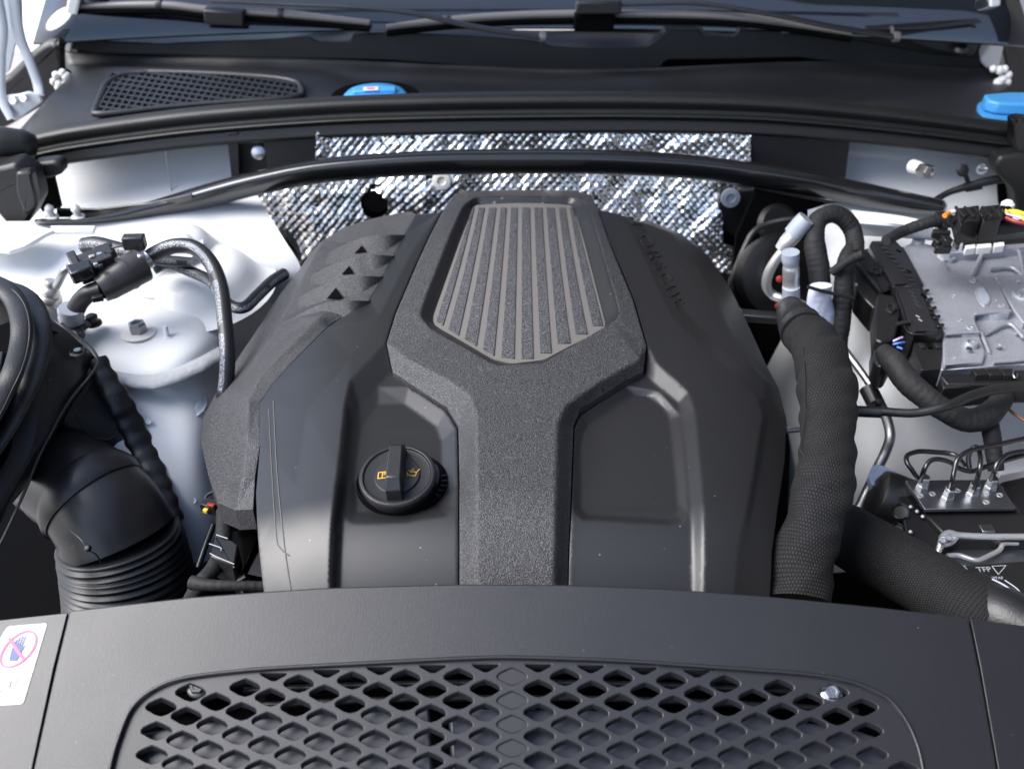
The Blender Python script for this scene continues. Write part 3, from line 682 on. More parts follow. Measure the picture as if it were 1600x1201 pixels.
# bright rolled lip round the opening
tube('grille_lip', [tuple(p) for p in []] or [tuple(onto(u, v, pan, .0004)) for u, v in gout], .0016, 'front', fcv, world=True, step=.006, seg=8)
for (u0, v0), (u1, v1), (u2, v2) in [((385, 1058), (500, 1060), (0, 0))][:0]: pass
# sticker with its print, on the left side panel
st = terrain('warning_sticker', corner([(12, 978), (74, 973), (36, 1099), (-60, 1105), (-40, 1060)], 5), [], [], lambda x, y: pan(x, y) - .0011, 'sticker', fcv, skirt=.0006, maxlen=.05)
def sf(u, v): return onto(u, v, pan, -.0005)
def flatp(name, pl, m, lift=0.): return mk(name, [sf(u, v) + Vector((0, 0, lift)) for u, v in pl], [tuple(range(len(pl)))], m, st)
ring = []
for k in range(41):
    t = 2 * math.pi * k / 40; x, y = 27 * math.cos(t), 24 * math.sin(t) ; ring.append((28.5 + x * .98 - y * .42 * .9, 1014 + y * 1.12 - x * .28))
def rstroke(name, pl, w, m, lift):
    vs = []; fs = []
    for i, (u, v) in enumerate(pl):
        a_, b_ = pl[max(0, i - 1)], pl[min(len(pl) - 1, i + 1)]; dx, dy = b_[0] - a_[0], b_[1] - a_[1]; L = math.hypot(dx, dy) or 1; nx, ny = -dy / L * w / 2, dx / L * w / 2
        vs += [sf(u + nx, v + ny) + Vector((0, 0, lift)), sf(u - nx, v - ny) + Vector((0, 0, lift))]
        if i: k = 2 * i; fs.append((k - 2, k - 1, k + 1, k))
    return mk(name, vs, fs, m, st, 60)
flatp('hand_symbol', [(14, 1032), (18, 1014), (23, 1001), (37, 1012), (32, 1020), (26, 1032)], 'sblue', .0002)
for x0, x1, y0, y1 in ((24, 27, 1003, 999), (27, 31, 1008, 995), (30, 36, 1010, 993), (33, 40, 1011, 994), (34, 39, 1014, 1008)):
    rstroke('finger_symbol', [(x0, y0), (x1, y1)], 1.6, 'sblue', .0002)
rstroke('ring_symbol', ring, 3.2, 'pink', .0004); rstroke('slash_symbol', [(14, 997), (38, 1032)], 5, 'pink', .0006)
rstroke('book_outline', [(-12, 1058), (8, 1055), (0, 1080), (-20, 1083)], 1.5, 'sgrey', .0002)
rstroke('book_outline', [(0, 1080), (20, 1080), (27, 1058), (14, 1055), (8, 1055)], 1.5, 'sgrey', .0002)
rstroke('book_letter', [(17, 1063), (14, 1074)], 2.2, 'sgrey', .0002)
# things seen through the mesh
ch = thing('radiator_duct', 'dull grey radiator duct floor seen through the front grille', 'duct', (0, .4, .72))
for pl in ([(190, 1150), (300, 1128), (500, 1112), (672, 1104), (682, 1330), (150, 1330)], [(700, 1104), (1000, 1108), (1200, 1118), (1330, 1136), (1420, 1165), (1450, 1330), (712, 1330)]):
    P_ = [onto(u, v, lambda x, y: pan(x, y) - .022 - .05 * max(0, y - .53)) for u, v in pl]
    mk('duct_floor', P_ + [p - Vector((0, .004, .05)) for p in P_], [tuple(range(len(P_)))] + [(i, (i + 1) % len(P_), (i + 1) % len(P_) + len(P_), i + len(P_)) for i in range(len(P_))], 'radiator', ch, 30, .003)
for (u, v), m_ in (((1298, 1082), 'steel'), ((1398, 1160), 'steel'), ((310, 1073), 'duct')):
    tag(bolt('screw', onto(u, v, pan, -.013), (0, -.4, 1), .0075, .006, m_, None, .0105, m_),
        {1298: 'bright screw under the mesh at the upper right of the grille', 1398: 'bright screw under the mesh by the right grille edge', 310: 'dull screw under the mesh at the upper left of the grille'}[u], 'screw')
for v in (1066, 1090): tube('duct_rail', [tuple(onto(u, v + 1e-4 * (u - 800) ** 2 * .7, pan, -.03)) for u in (380, 600, 800, 1000, 1250, 1340)], .003, 'black', ch, world=True, step=.02, seg=8)
# ================================================================== WINDSCREEN, WIPERS, COWL
ws = thing('windscreen', 'dark glossy windscreen behind the wipers along the top edge', 'windscreen', (0, 2.05, 1.06))
def wsp(u, v):        # windscreen plane, rising backwards at 30 degrees, slightly curved
    return lambda: None
def wsf(x, y): return 1.075 + .56 * (y - 2.0) + .10 * x * x
P_ = [[tuple(PY(u, 0, 2.0)) for u in (0,)]]
rowsw = []
for k, yy in enumerate((1.985, 2.1, 2.3, 2.6, 3.0)):
    xs = [-.885 + .02 * (yy - 2), -.6, -.2, .2, .6, .955 - .02 * (yy - 2)]
    rowsw.append([(x, yy - .16 * x * x, wsf(x, yy - .16 * x * x)) for x in xs])
loft('glass', rowsw, 'glass', ws, n=30, across=14, world=True, thick=.005)
# dark pillars and the white body beside the screen
for s, nm in ((-1, 'left'), (1, 'right')):
    pl = [(103, 56), (132, -30), (160, -30), (146, 20), (120, 60)] if s < 0 else [(1508, -30), (1535, -30), (1562, 42), (1552, 50), (1530, 40)]
    tag(slab('pillar_trim', pl, 1.97, .02, 'cowl', rc=4), ('black' if s < 0 else 'grey') + ' trim strip beside the ' + nm + ' edge of the windscreen', 'pillar trim')
tag(slab('fender_edge', [(97, 62), (100, 30), (112, -40), (136, -40), (112, 50), (113, 100), (103, 112), (94, 88)], 1.93, .03, 'white', rc=6, bevel=.004), 'white painted body edge beside the left end of the windscreen trim', 'body panel')
tag(slab('fender_edge', [(1548, -40), (1568, -40), (1562, 38), (1570, 70), (1562, 104), (1548, 112), (1532, 96), (1544, 74), (1546, 48)], 1.93, .03, 'white', rc=6, bevel=.004), 'white painted body edge beside the right end of the windscreen trim', 'body panel')
tag(slab('outer_fender', [(1572, -40), (1700, -40), (1700, 40), (1590, 45), (1562, 38)], 2.3, .05, 'white', rc=6, bevel=.01), 'bright white outer fender in the top right corner', 'fender')
tag(slab('outer_liner', [(1560, 45), (1700, 40), (1700, 240), (1560, 200), (1575, 120)], 2.1, .05, 'cowl', rc=6, bevel=.004), 'grey plastic liner behind the blue cap at the right edge', 'liner')
# wiper trim: glossy black valance under the glass
top = [(104, 52), (130, 63), (250, 68), (400, 62), (482, 57), (494, 65), (546, 65), (552, 53), (640, 52), (800, 60), (845, 66), (860, 72), (930, 75), (1010, 73), (1026, 62), (1040, 48), (1092, 48), (1098, 57), (1146, 58), (1156, 47), (1250, 50), (1330, 60), (1460, 84), (1532, 90)]
bot = [(104, 76), (150, 84), (250, 86), (400, 90), (500, 92), (600, 94), (700, 101), (780, 108), (900, 113), (1030, 106), (1042, 94), (1120, 93), (1250, 90), (1290, 96), (1400, 103), (1532, 107)]
vt = thing('wiper_valance', 'glossy black windscreen valance with notches below the wipers', 'valance', (0, 1.93, 1.0))
tr = [(u, v, 1.94 + .0 * abs(u - 800)) for u, v in top]; br_ = [(u, v, 1.93) for u, v in bot]
poly = [PY(*t) for t in tr] + [PY(*t) for t in br_[::-1]]; n = len(poly)
mk('valance_face', poly + [p + Vector((0, .03, 0)) for p in poly], [tuple(range(n)), tuple(range(2 * n - 1, n - 1, -1))] + [(i, (i + 1) % n, (i + 1) % n + n, i + n) for i in range(n)], 'valance', vt, 30, .002)
ledge = [PY(*t) for t in tr]; bk_ = [PY(u, v - 8 - 14 * (1 - abs(u - 800) / 900), 2.0) for u, v in [(100, 44), (400, 52), (800, 58), (1200, 44), (1532, 84)]]
loft('valance_top', [[tuple(p) for p in ledge], [tuple(PY(u, v, 1.985)) for u, v in [(118, 46), (300, 52), (480, 46), (620, 42), (860, 48), (1040, 42), (1200, 38), (1400, 50), (1536, 60)]]], 'cowl', vt, n=60, world=True, ang=60)
for nm, blade, arm, lb in (('left', [(118, 10, 2.06), (250, 8, 2.06), (330, 16, 2.055), (440, 22, 2.05), (578, 36, 2.04)], [(330, 2, 2.04), (430, 6, 2.03), (560, 12, 2.0), (650, 22, 1.98), (740, 42, 1.95), (846, 58, 1.92)], 'long wiper reaching across the left of the windscreen base'),
                    ('right', [(604, 43, 2.03), (700, 32, 2.05), (820, 24, 2.06), (960, 22, 2.06), (1100, 24, 2.05), (1200, 32, 2.04), (1330, 52, 2.02)], [(905, 8, 2.04), (960, 8, 2.04), (1090, 6, 2.04), (1200, 22, 2.0), (1300, 42, 1.96), (1398, 58, 1.93)], 'wiper with a square adapter lying across the middle and right of the windscreen base')):
    blade = [(u, v, w_ - .10 - .02 * abs(u - 800) / 800) for u, v, w_ in blade]; arm = [(u, v, min(w_ - .085, 1.95) - .02 * abs(u - 800) / 800) for u, v, w_ in arm]
    p0 = PP(arm[-1], 'y'); t = thing('wiper', 'black ' + lb, 'wiper', p0)
    tube('arm', arm, [5, 5, 6, 7, 8, 9][:len(arm)], 'cowl', t, 'y', squash=.5, seg=10)
    bd = tube('blade', blade, [6] + [8] * (len(blade) - 2) + [6], 'groove', t, 'y', squash=.8, seg=10)
    tube('blade_rubber', [(u, v + 10, w - .004) for u, v, w in blade], 5, 'dark', t, 'y', seg=8)
    for i in (1, 3): 
        q = PP(blade[i], 'y'); lathe('blade_clip', q - Vector((.006, 0, 0)), (1, 0, 0), [(.0108, 0), (.0115, .004), (.0108, .010)], 'cowl', t, 16)
    if nm == 'left':
        box('arm_adapter', PY(352, 26, 1.925), (.075, .03, .028), 'black', t, (0, 4, 0), .004)
    else:
        box('arm_adapter', PY(935, 10, 1.93), (.085, .03, .024), 'cowl', t, (0, 0, 0), .004); box('adapter_skirt', PY(928, 34, 1.94), (.075, .03, .03), 'dark', t, (0, 0, 0), .003)
    lathe('arm_joint', PP(arm[-1], 'y') - Vector((.004, 0, 0)), (1, 0, 0), [(.009, 0), (.010, .004), (.009, .012)], 'groove', t, 16)
# screen corner bracket at the right
t = thing('corner_bracket', 'grey moulded corner bracket under the right end of the windscreen', 'bracket', PY(1450, 60, 1.90))
slab('bracket_plate', [(1350, 42), (1530, 30), (1545, 46), (1520, 88), (1462, 78), (1400, 58)], 1.90, .006, 'front', t, rc=5); tube('bracket_rib', [(1352, 46, 1.895), (1440, 44, 1.895), (1515, 36, 1.895)], 4, 'front', t, 'y')
tube('bracket_rib', [(1515, 36, 1.895), (1536, 54, 1.895), (1545, 44, 1.895)], 3, 'front', t, 'y'); tube('bracket_post', [(1393, 42, 1.89), (1396, 64, 1.89)], 3, 'steel', t, 'y'); lathe('bracket_knob', PY(1499, 80, 1.89), (0, -.4, 1), [(.012, 0), (.014, .006), (.010, .012)], 'front', t, 20)

cw = thing('cowl_panel', 'dark grey plastic cowl panel between the bonnet seal and the windscreen valance', 'cowl', (0, 1.8, .98))
ln = [[(95, 78, 1.93), (160, 84, 1.93), (500, 92, 1.93), (900, 108, 1.93), (1280, 96, 1.93), (1545, 106, 1.93)],
      [(95, 86, 1.925), (160, 90, 1.925), (500, 98, 1.925), (900, 114, 1.925), (1280, 100, 1.925), (1560, 120, 1.92)],
      [(100, 102, 1.91), (150, 102, 1.91), (420, 108, 1.905), (700, 118, 1.90), (900, 122, 1.90), (1260, 112, 1.90), (1570, 128, 1.89)],
      [(110, 118, 1.86), (150, 108, 1.87), (470, 116, 1.87), (560, 132, 1.86), (700, 138, 1.85), (1000, 138, 1.85), (1200, 132, 1.85), (1360, 136, 1.84), (1575, 134, 1.82)],
      [(60, 170, 1.70), (110, 150, 1.74), (420, 150, 1.74), (600, 152, 1.74), (1000, 148, 1.74), (1300, 160, 1.74), (1580, 170, 1.72)],
      [(20, 215, 1.63), (100, 205, 1.63), (400, 176, 1.66), (700, 164, 1.66), (1000, 164, 1.66), (1300, 176, 1.66), (1590, 205, 1.64)]]
loft('cowl_moulding', ln, 'cowl', cw, 'y', n=90, across=40, thick=.003)
slab('cowl_backing', [(90, 60), (1560, 60), (1560, 140), (90, 140)], 2.0, .01, 'dark', cw)
# left vent with its diagonal mesh
vo = [(176, 116), (330, 119), (464, 128), (474, 146), (472, 158), (300, 168), (148, 186), (150, 176)]
cf_ = lambda x, y: 1.032 + .0 * x
def vz(u, v): return 1.045
vy = lambda u, v: 1.64 + (186 - v) / 70 * .21
def VP(u, v, dz=0.): return PY(u, v, vy(u, v)) + Vector((0, -dz * .35, dz))
mk('vent_floor', [VP(u, v, .003) for u, v in vo], [tuple(range(len(vo)))], 'dark', cw)
vs = []; fs = []
def barseg(p, q, w, h):
    d = (q - p); L = d.length
    if L < 1e-5: return
    d /= L; s = d.cross(Vector((0, 0, 1))).normalized() * w / 2; up_ = Vector((0, 0, h)); k = len(vs)
    vs.extend([p - s, p + s, q + s, q - s, p - s + up_, p + s + up_, q + s + up_, q - s + up_]); fs.extend([(k + 4, k + 5, k + 6, k + 7), (k, k + 1, k + 5, k + 4), (k + 1, k + 2, k + 6, k + 5), (k + 2, k + 3, k + 7, k + 6), (k + 3, k, k + 4, k + 7)])
def clipline(p0, p1):
    N = 60; seg_ = []; cur = None
    for i in range(N + 1):
        t = i / N; q = (p0[0] + (p1[0] - p0[0]) * t, p0[1] + (p1[1] - p0[1]) * t)
        if inpoly(q[0], q[1], vo):
            if cur is None: cur = q
            last = q
        elif cur is not None: seg_.append((cur, last)); cur = None
    if cur is not None: seg_.append((cur, last))
    return seg_
for k in range(-6, 18):
    for p, q in clipline((100, 112 + k * 8 - 44), (500, 112 + k * 8 + 14)): barseg(VP(*p, .004), VP(*q, .004), .0075, .004)
for k in range(-4, 46):
    for p, q in clipline((110 + k * 11, 195), (160 + k * 11, 108)): barseg(VP(*p, .004), VP(*q, .004), .0035, .003)
tag(mk('vent_mesh', vs, fs, 'front', cw, 30), kind='stuff')
tube('vent_frame', [tuple(VP(u, v, .006)) for u, v in rnd(vo, 2)] + [tuple(VP(*rnd(vo, 2)[0], .006))], .006, 'cowl', cw, world=True, seg=8, step=.01)
for (u, v, y), lb, sc in (((586, 147, 1.70), 'blue filler cap with a pale label peeking over the seal near the centre', 1.0), ((1578, 160, 1.70), 'large bright blue filler cap at the right end of the seal', 1.05)):
    p = PY(u, v, y); t = thing('filler_cap', lb, 'filler cap', p - Vector((0, 0, .02)))
    if u < 1000:
        lathe('cap_disc', p, (0, 0, 1), [(.054, -.012), (.056, -.004), (.050, .002), (.028, .005), (.001, .005)], 'blue', t, 40); 
        box('cap_grip', p + Vector((0, 0, .006)), (.075, .022, .008), 'blue', t, (0, 0, 4), .003); box('cap_label', p + Vector((-.006, -.004, .0108)), (.026, .018, .0006), 'ivory', t, (0, 0, 4), .0002); box('label_print', p + Vector((-.006, -.004, .0113)), (.014, .008, .0004), 'pink', t, (0, 0, 4), 0)
        lathe('cap_well', p - Vector((0, 0, .004)), (0, 0, 1), [(.078, -.01), (.078, 0), (.058, -.004)], 'dark', t, 40)
    else:
        pl = [(-.055, -.014), (-.050, .020), (.0, .034), (.05, .034), (.062, .0), (.05, -.036), (.0, -.040), (-.04, -.032)]
        vs_ = [p + Vector((x * .92 + .004, y_ * .8, .009)) for x, y_ in pl] + [p + Vector((x * .94 + .004, y_ * .84, -.012)) for x, y_ in pl]; n_ = len(pl)
        mk('cap_disc', vs_, [tuple(range(n_)), tuple(range(2 * n_ - 1, n_ - 1, -1))] + [(i, n_ + i, n_ + (i + 1) % n_, (i + 1) % n_) for i in range(n_)], 'blue', t, 30, .004)
        lathe('cap_skirt', p - Vector((0, 0, .026)), (0, 0, 1), [(.05, 0), (.05, .013)], 'blue', t, 32); lathe('cap_well', p - Vector((.0, 0, .02)), (0, 0, 1), [(.085, -.01), (.085, 0), (.06, -.004)], 'dark', t, 32)

# ------------------------------------------------------------------ bonnet seal
sl_ = thing('bonnet_seal', 'long black rubber bonnet seal running across the whole bay', 'seal', (0, 1.6, 1.0))
S0 = [(40, 208), (120, 192), (300, 168), (500, 152), (650, 146), (800, 143), (1000, 143), (1200, 149), (1400, 167), (1590, 191)]
def srow(dv, y, k=1.0): return [(u, v + dv * (1 - .08 * abs(u - 800) / 800) * k, y - .02 * abs((u - 800) / 800) ** 2) for u, v in S0]
loft('seal_roll', [srow(6, 1.660), srow(0, 1.650), srow(1.5, 1.635), srow(7, 1.622), srow(15, 1.615), srow(22, 1.616), srow(28, 1.620), srow(33, 1.618), srow(38, 1.610)], 'rubber', sl_, 'y', n=90, across=34)
loft('seal_lip', [srow(36, 1.612), srow(37, 1.602), srow(40, 1.598), srow(43, 1.602), srow(45, 1.612)], 'rubber', sl_, 'y', n=90, across=14)
loft('seal_flange', [srow(42, 1.610), srow(46, 1.604), srow(56, 1.600), srow(64, 1.598), srow(67, 1.606)], 'rubber2', sl_, 'y', n=90, across=14)
# ------------------------------------------------------------------ bulkhead behind: white panels, black brackets, foil
bw = thing('bulkhead', 'white painted bulkhead with black panels behind the cross brace', 'bulkhead', (0, 1.64, .7))
slab('bulkhead_panel', [(60, 215), (362, 200), (362, 262), (400, 340), (400, 420), (-60, 420), (-60, 230)], 1.51, .004, 'white', bw, lean=.8)
slab('bulkhead_panel', [(1309, 205), (1700, 235), (1700, 420), (1240, 420), (1288, 300)], 1.51, .004, 'white', bw, lean=.8)
slab('bulkhead_backing', [(400, 200), (1320, 200), (1320, 700), (400, 700)], 1.66, .004, 'dark', bw)
slab('black_panel', [(408, 205), (496, 205), (496, 285), (425, 285), (418, 255)], 1.60, .012, 'cowl', bw, rc=2)
slab('black_panel', [(354, 208), (372, 206), (374, 284), (362, 284)], 1.595, .02, 'cowl', bw)
slab('black_panel', [(370, 206), (412, 204), (424, 285), (376, 285)], 1.618, .006, 'black', bw)
slab('black_panel', [(1170, 198), (1330, 203), (1315, 330), (1168, 330)], 1.60, .012, 'cowl', bw, rc=2)
tube('panel_seam', [(257, 215, 1.624), (262, 262, 1.624), (272, 320, 1.624)], 1.2, 'sealer', bw, 'y', seg=6)
lathe('panel_nut', PY(405, 238, 1.612), (0, -1, .3), [(.013, 0), (.012, .006), (.005, .009)], 'steel', bw, 20)
def foilmesh(name, poly, hls, y, parent):
    """quilted foil: a fine grid with a dimple every 11 mm"""
    P2 = [PY(u, v, y) for u, v in poly]; x0 = min(p.x for p in P2); x1 = max(p.x for p in P2); z0 = min(p.z for p in P2); z1 = max(p.z for p in P2)
    pl = [(p.x, p.z) for p in P2]; st_ = .0022; nx = int((x1 - x0) / st_); nz_ = int((z1 - z0) / st_); id_ = {}; vs = []; fs = []
    hp = [(PY(u, v, y), r) for u, v, r in hls]
    def vert(i, j):
        if (i, j) not in id_:
            x = x0 + i * st_; z = z0 + j * st_; q = .0140
            sk = noise.noise(Vector((x * 6, z * 6, 3))) * 1.4
            a_ = (x + z * .95 + sk * .012) / q * math.pi; b_ = (x - z * .95 + sk * .01) / q * math.pi
            d = .0017 * abs(math.sin(a_)) ** .9 * abs(math.sin(b_)) ** .9 + .010 * noise.noise(Vector((x * 7, z * 7, 9))) + .0040 * noise.noise(Vector((x * 28, z * 28, 5))) + .0012 * noise.noise(Vector((x * 95, z * 95, 1)))
            id_[(i, j)] = len(vs); vs.append((x, y - d * 2.0 + .30 * (z - .98), z))
        return id_[(i, j)]
    for i in range(nx):
        for j in range(nz_):
            cx, cz = x0 + (i + .5) * st_, z0 + (j + .5) * st_
            if not inpoly(cx, cz, pl): continue
            if any((cx - p.x) ** 2 + (cz - p.z) ** 2 < r * r for p, r in hp): continue
            fs.append((vert(i, j), vert(i + 1, j), vert(i + 1, j + 1), vert(i, j + 1)))
    return mk(name, vs, fs, 'foil', parent, 80)
fo_ = thing('heat_shield', 'crinkled silver foil heat shield on the bulkhead behind the engine cover', 'heat shield', (0, 1.62, .7))
foilmesh('foil_sheet', [(495, 200), (1173, 200), (1171, 262), (1140, 290), (1122, 300), (1122, 357), (1150, 368), (1158, 385), (1154, 440), (1156, 490), (1140, 460), (900, 460), (480, 460), (472, 430), (440, 385), (384, 330), (400, 300), (495, 255)], [(588, 309, .0235)], 1.60, fo_)
lathe('foil_hole', PY(588, 309, 1.578), (0, -1, .25), [(.0245, 0), (.0245, .002), (.001, .002)], 'dark', fo_, 40)
box('grommet_plate', PY(690, 287, 1.583), (.055, .012, .034), 'dark', fo_, (0, 0, 0), .004)
lathe('grommet', PY(690, 282, 1.575), (0, -1, .25), [(.016, 0), (.015, .005), (.008, .006), (.007, .002)], 'ivory', fo_, 24)
box('foil_label', PY(430, 316, 1.583), (.05, .002, .022), 'sticker', fo_, (0, 0, 0), 0)
for i_ in range(5): box('label_print', PY(417 + i_ * 7, 317, 1.5815), (.0045, .001, .007 + .002 * (i_ % 2)), 'sblue', fo_, (0, 0, 0), 0)
# ------------------------------------------------------------------ cross brace
br2 = thing('cross_brace', 'glossy black curved cross brace between the strut towers', 'strut brace', PY(800, 255, 1.5))
loft('brace_tube', [[(52, 342, 1.43), (130, 341, 1.44), (200, 326, 1.46), (260, 309, 1.48), (330, 288, 1.49), (400, 270, 1.495), (500, 251, 1.5), (650, 239, 1.5), (800, 236, 1.5), (950, 237, 1.5), (1100, 246, 1.5), (1250, 268, 1.49), (1350, 288, 1.48), (1430, 305, 1.46), (1480, 315, 1.45)]] +
     [[(u, v + dv * k, y + dy) for (u, v, y), k in zip([(52, 342, 1.43), (130, 341, 1.44), (200, 326, 1.46), (260, 309, 1.48), (330, 288, 1.49), (400, 270, 1.495), (500, 251, 1.5), (650, 239, 1.5), (800, 236, 1.5), (950, 237, 1.5), (1100, 246, 1.5), (1250, 268, 1.49), (1350, 288, 1.48), (1430, 305, 1.46), (1480, 315, 1.45)], [.25, .28, .65, .9, 1, 1, 1, 1, 1, 1, 1, 1, 1, .85, .6])]
      for dv, dy in ((-3, .014), (-4, .024), (18, .036), (36, .024), (37, .006), (30, -.008), (18, -.014), (7, -.012))][::-1], 'bar', br2, 'y', n=100, closed=True, ang=70, caps=True)
o = bpy.data.objects['brace_tube']; o.modifiers.new('sub', 'SUBSURF').render_levels = 2
slab('brace_plate', [(88, 326), (150, 327), (230, 318), (300, 303), (300, 312), (225, 332), (150, 340), (88, 340)], 1.47, .004, 'bar', br2, rc=2)
slab('brace_plate', [(1330, 285), (1400, 312), (1480, 318), (1480, 336), (1400, 332), (1310, 306)], 1.50, .004, 'bar', br2, rc=2)
for u in (81, 122):
    p = PY(u, 340, 1.45); t = tag(lathe('push_clip', p, (0, 0, 1), [(.011, -.002), (.011, .002), (.006, .003), (.0055, .010), (.0075, .014), (.0065, .019), (.002, .023)], 'ivory', None, 20), 'white push clip on the left brace end, ' + ('nearer the rubber block' if u == 81 else 'the inner one'), 'clip')
# ================================================================== LEFT SIDE BODY
bd_l = tag(loft('left_wing_panel', [
    [(-80, 345, .93), (60, 345, .925), (200, 335, .925), (330, 312, .925), (398, 298, .92)],
    [(-80, 376, .92), (60, 374, .915), (200, 368, .912), (340, 355, .905), (440, 368, .90)],
    [(-80, 420, .905), (60, 418, .90), (200, 412, .895), (340, 405, .885), (470, 425, .85)],
    [(-80, 480, .885), (60, 475, .88), (200, 470, .878), (330, 465, .87), (430, 470, .80)],
    [(-80, 545, .87), (60, 545, .87), (200, 545, .868), (315, 535, .86), (400, 525, .78)],
    [(-80, 588, .856), (110, 590, .856), (210, 590, .852), (300, 576, .843), (380, 560, .77)],
    [(60, 640, .84), (150, 645, .836), (240, 624, .828), (310, 612, .81), (365, 600, .75)],
    [(110, 700, .80), (190, 710, .80), (260, 700, .795), (315, 690, .78), (370, 680, .71)],
    [(170, 790, .73), (225, 790, .74), (280, 785, .74), (330, 780, .72), (390, 770, .66)],
    [(220, 880, .64), (260, 880, .65), (300, 880, .65), (350, 870, .64), (400, 860, .58)]], 'white', None, n=60, across=80, ang=50), 'white painted left inner wing panel with strut tower and sealed seam', 'inner wing')
def lz(u, v): pass
dm = thing('strut_dome', 'white painted strut tower dome under the left end of the brace', 'strut dome', PZ(300, 420, .88))
def dome(name, u, v, z, rx, ry, h, m, parent, n=2.2, seg=40):
    c = PZ(u, v, z); prof = [(1.4, -.1), (1.22, .0), (1.1, .1), (1, .28), (.9, .52), (.78, .74), (.62, .88), (.42, .96), (.2, .99), (.02, 1)]
    vs = [c + Vector((rx * r * math.cos(2 * math.pi * k / seg), ry * r * math.sin(2 * math.pi * k / seg), h * t)) for r, t in prof for k in range(seg)]
    fs = [(i * seg + k, i * seg + (k + 1) % seg, (i + 1) * seg + (k + 1) % seg, (i + 1) * seg + k) for i in range(len(prof) - 1) for k in range(seg)] + [tuple((len(prof) - 1) * seg + k for k in range(seg))]
    o = mk(name, vs, fs, m, parent, 60); return o
dome('dome_body', 320, 445, .865, .078, .095, .045, 'white', dm); dome('dome_body', 275, 408, .885, .066, .075, .05, 'white', dm); dome('dome_step', 270, 385, .925, .032, .038, .014, 'white', dm)
tag(bolt('strut_bolt', PZ(217, 520, .872), (0, .05, 1), .0125, .017, 'dsteel', None, .0245, 'ivory'), 'large dull hexagon bolt on a white washer on the left strut tower', 'bolt')
t = thing('stud', 'small white threaded stud to the right of the large strut tower bolt', 'stud', PZ(262, 527, .87)); lathe('pin', PZ(262, 527, .87), (0, 0, 1), [(.0035, 0), (.0035, .016), (.003, .019)], 'white', t, 12); lathe('base', PZ(263, 527, .87), (0, 0, 1), [(.007, 0), (.006, .002)], 'white', t, 16)
tag(tube('seam_bead', [(110, 574, .862), (180, 590, .858), (225, 597, .854), (262, 592, .852), (305, 574, .848), (352, 548, .835)], [13, 14, 16, 17, 16, 14], 'sealer', None, squash=.5, wob=.08, step=.003), 'thick ribbed grey white sealer bead along the left strut tower seam', 'sealer bead')
for u, v, z in ((232, 658, .823), (250, 690, .80), (278, 738, .770), (302, 782, .735)): tag(lathe('spot_weld', PZ(u, v, z), (.3, -.7, .6), [(.0045, -.003), (.004, .0004), (.002, .0000), (.001, -.0002)], 'white', None, 16), {232: 'topmost', 250: 'second', 278: 'third', 302: 'lowest'}[u] + ' spot weld dimple in the row down the white left wing panel', 'spot weld', 'spot welds down the left wing panel')
tag(dome('oval_recess', 303, 634, .800, .012, .02, .006, 'hinge', None), 'oval pressed boss on the white panel left of the engine cover', 'boss')
tag(prism('bracket_tab', [(-60, 350), (50, 352), (88, 358), (70, 366), (40, 384), (14, 392), (-10, 389), (-60, 389)], .945, .938, 'white', None, .002, rc=4), 'flat white painted tab below the left rubber block', 'tab')
tag(prism('flange_strip', [(78, 352), (150, 352), (146, 360), (84, 360)], .945, .937, 'white', None, .002), 'narrow white flange strip below the white push clips', 'flange')
# black opening by the dome
tag(slab('rubber_gaiter', [(406, 385), (412, 372), (428, 368), (446, 372), (462, 392), (468, 415), (460, 430), (412, 440), (408, 415)], 1.44, .03, 'rubber2', rc=5, bevel=.004), 'black rubber gaiter in the white panel above the left hose end', 'gaiter')
# left rubber block
t = thing('rubber_block', 'chunky black rubber end block of the seal at the left edge', 'rubber block', PY(20, 300, 1.5))
tube('block_roll', [(-80, 232, 1.50), (0, 226, 1.52), (34, 226, 1.53), (52, 228, 1.54)], [34, 30, 26, 20], 'rubber', t, 'y', squash=.9)
slab('block_body', [(-60, 262), (0, 262), (22, 256), (50, 276), (60, 318), (44, 350), (12, 354), (-8, 330), (-60, 330)], 1.45, .05, 'rubber', t, rc=6, bevel=.007)
slab('block_face', [(24, 270), (48, 268), (56, 308), (58, 322), (38, 336), (24, 300)], 1.44, .02, 'cowl', t, rc=4, bevel=.004)
slab('block_loop', [(50, 256), (86, 252), (96, 258), (98, 272), (84, 278), (52, 282)], 1.50, .03, 'rubber', t, rc=5, bevel=.005)
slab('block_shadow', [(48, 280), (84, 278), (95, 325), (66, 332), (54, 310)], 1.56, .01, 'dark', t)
# hinge, upper left
t = thing('bonnet_hinge', 'grey white painted bonnet hinge arm in the upper left corner', 'hinge', PY(30, 150, 1.75))
tube('hinge_arm', [(-12, -30, 1.75), (2, 40, 1.75), (0, 90, 1.75), (2, 150, 1.74), (18, 186, 1.73)], [11, 10, 9, 8, 7], 'hinge', t, 'y', squash=.5)
tube('hinge_arm', [(18, -30, 1.76), (28, 50, 1.76), (44, 90, 1.76), (58, 128, 1.76), (62, 150, 1.75)], [10, 10, 8, 8, 8], 'hinge', t, 'y', squash=.5)
slab('hinge_web', [(-20, -30), (32, -30), (34, 40), (26, 60), (14, 112), (4, 118), (-20, 100)], 1.78, .006, 'hinge', t, rc=5); slab('hinge_foot', [(8, 150), (30, 148), (44, 144), (62, 150), (66, 160), (30, 186), (22, 190), (10, 168)], 1.74, .008, 'hinge', t, rc=4, bevel=.002)
for u, v in ((22, 158), (38, 154)): bolt('hinge_bolt', PY(u, v, 1.735), (0, -1, .5), .008, .006, 'alupipe', t)
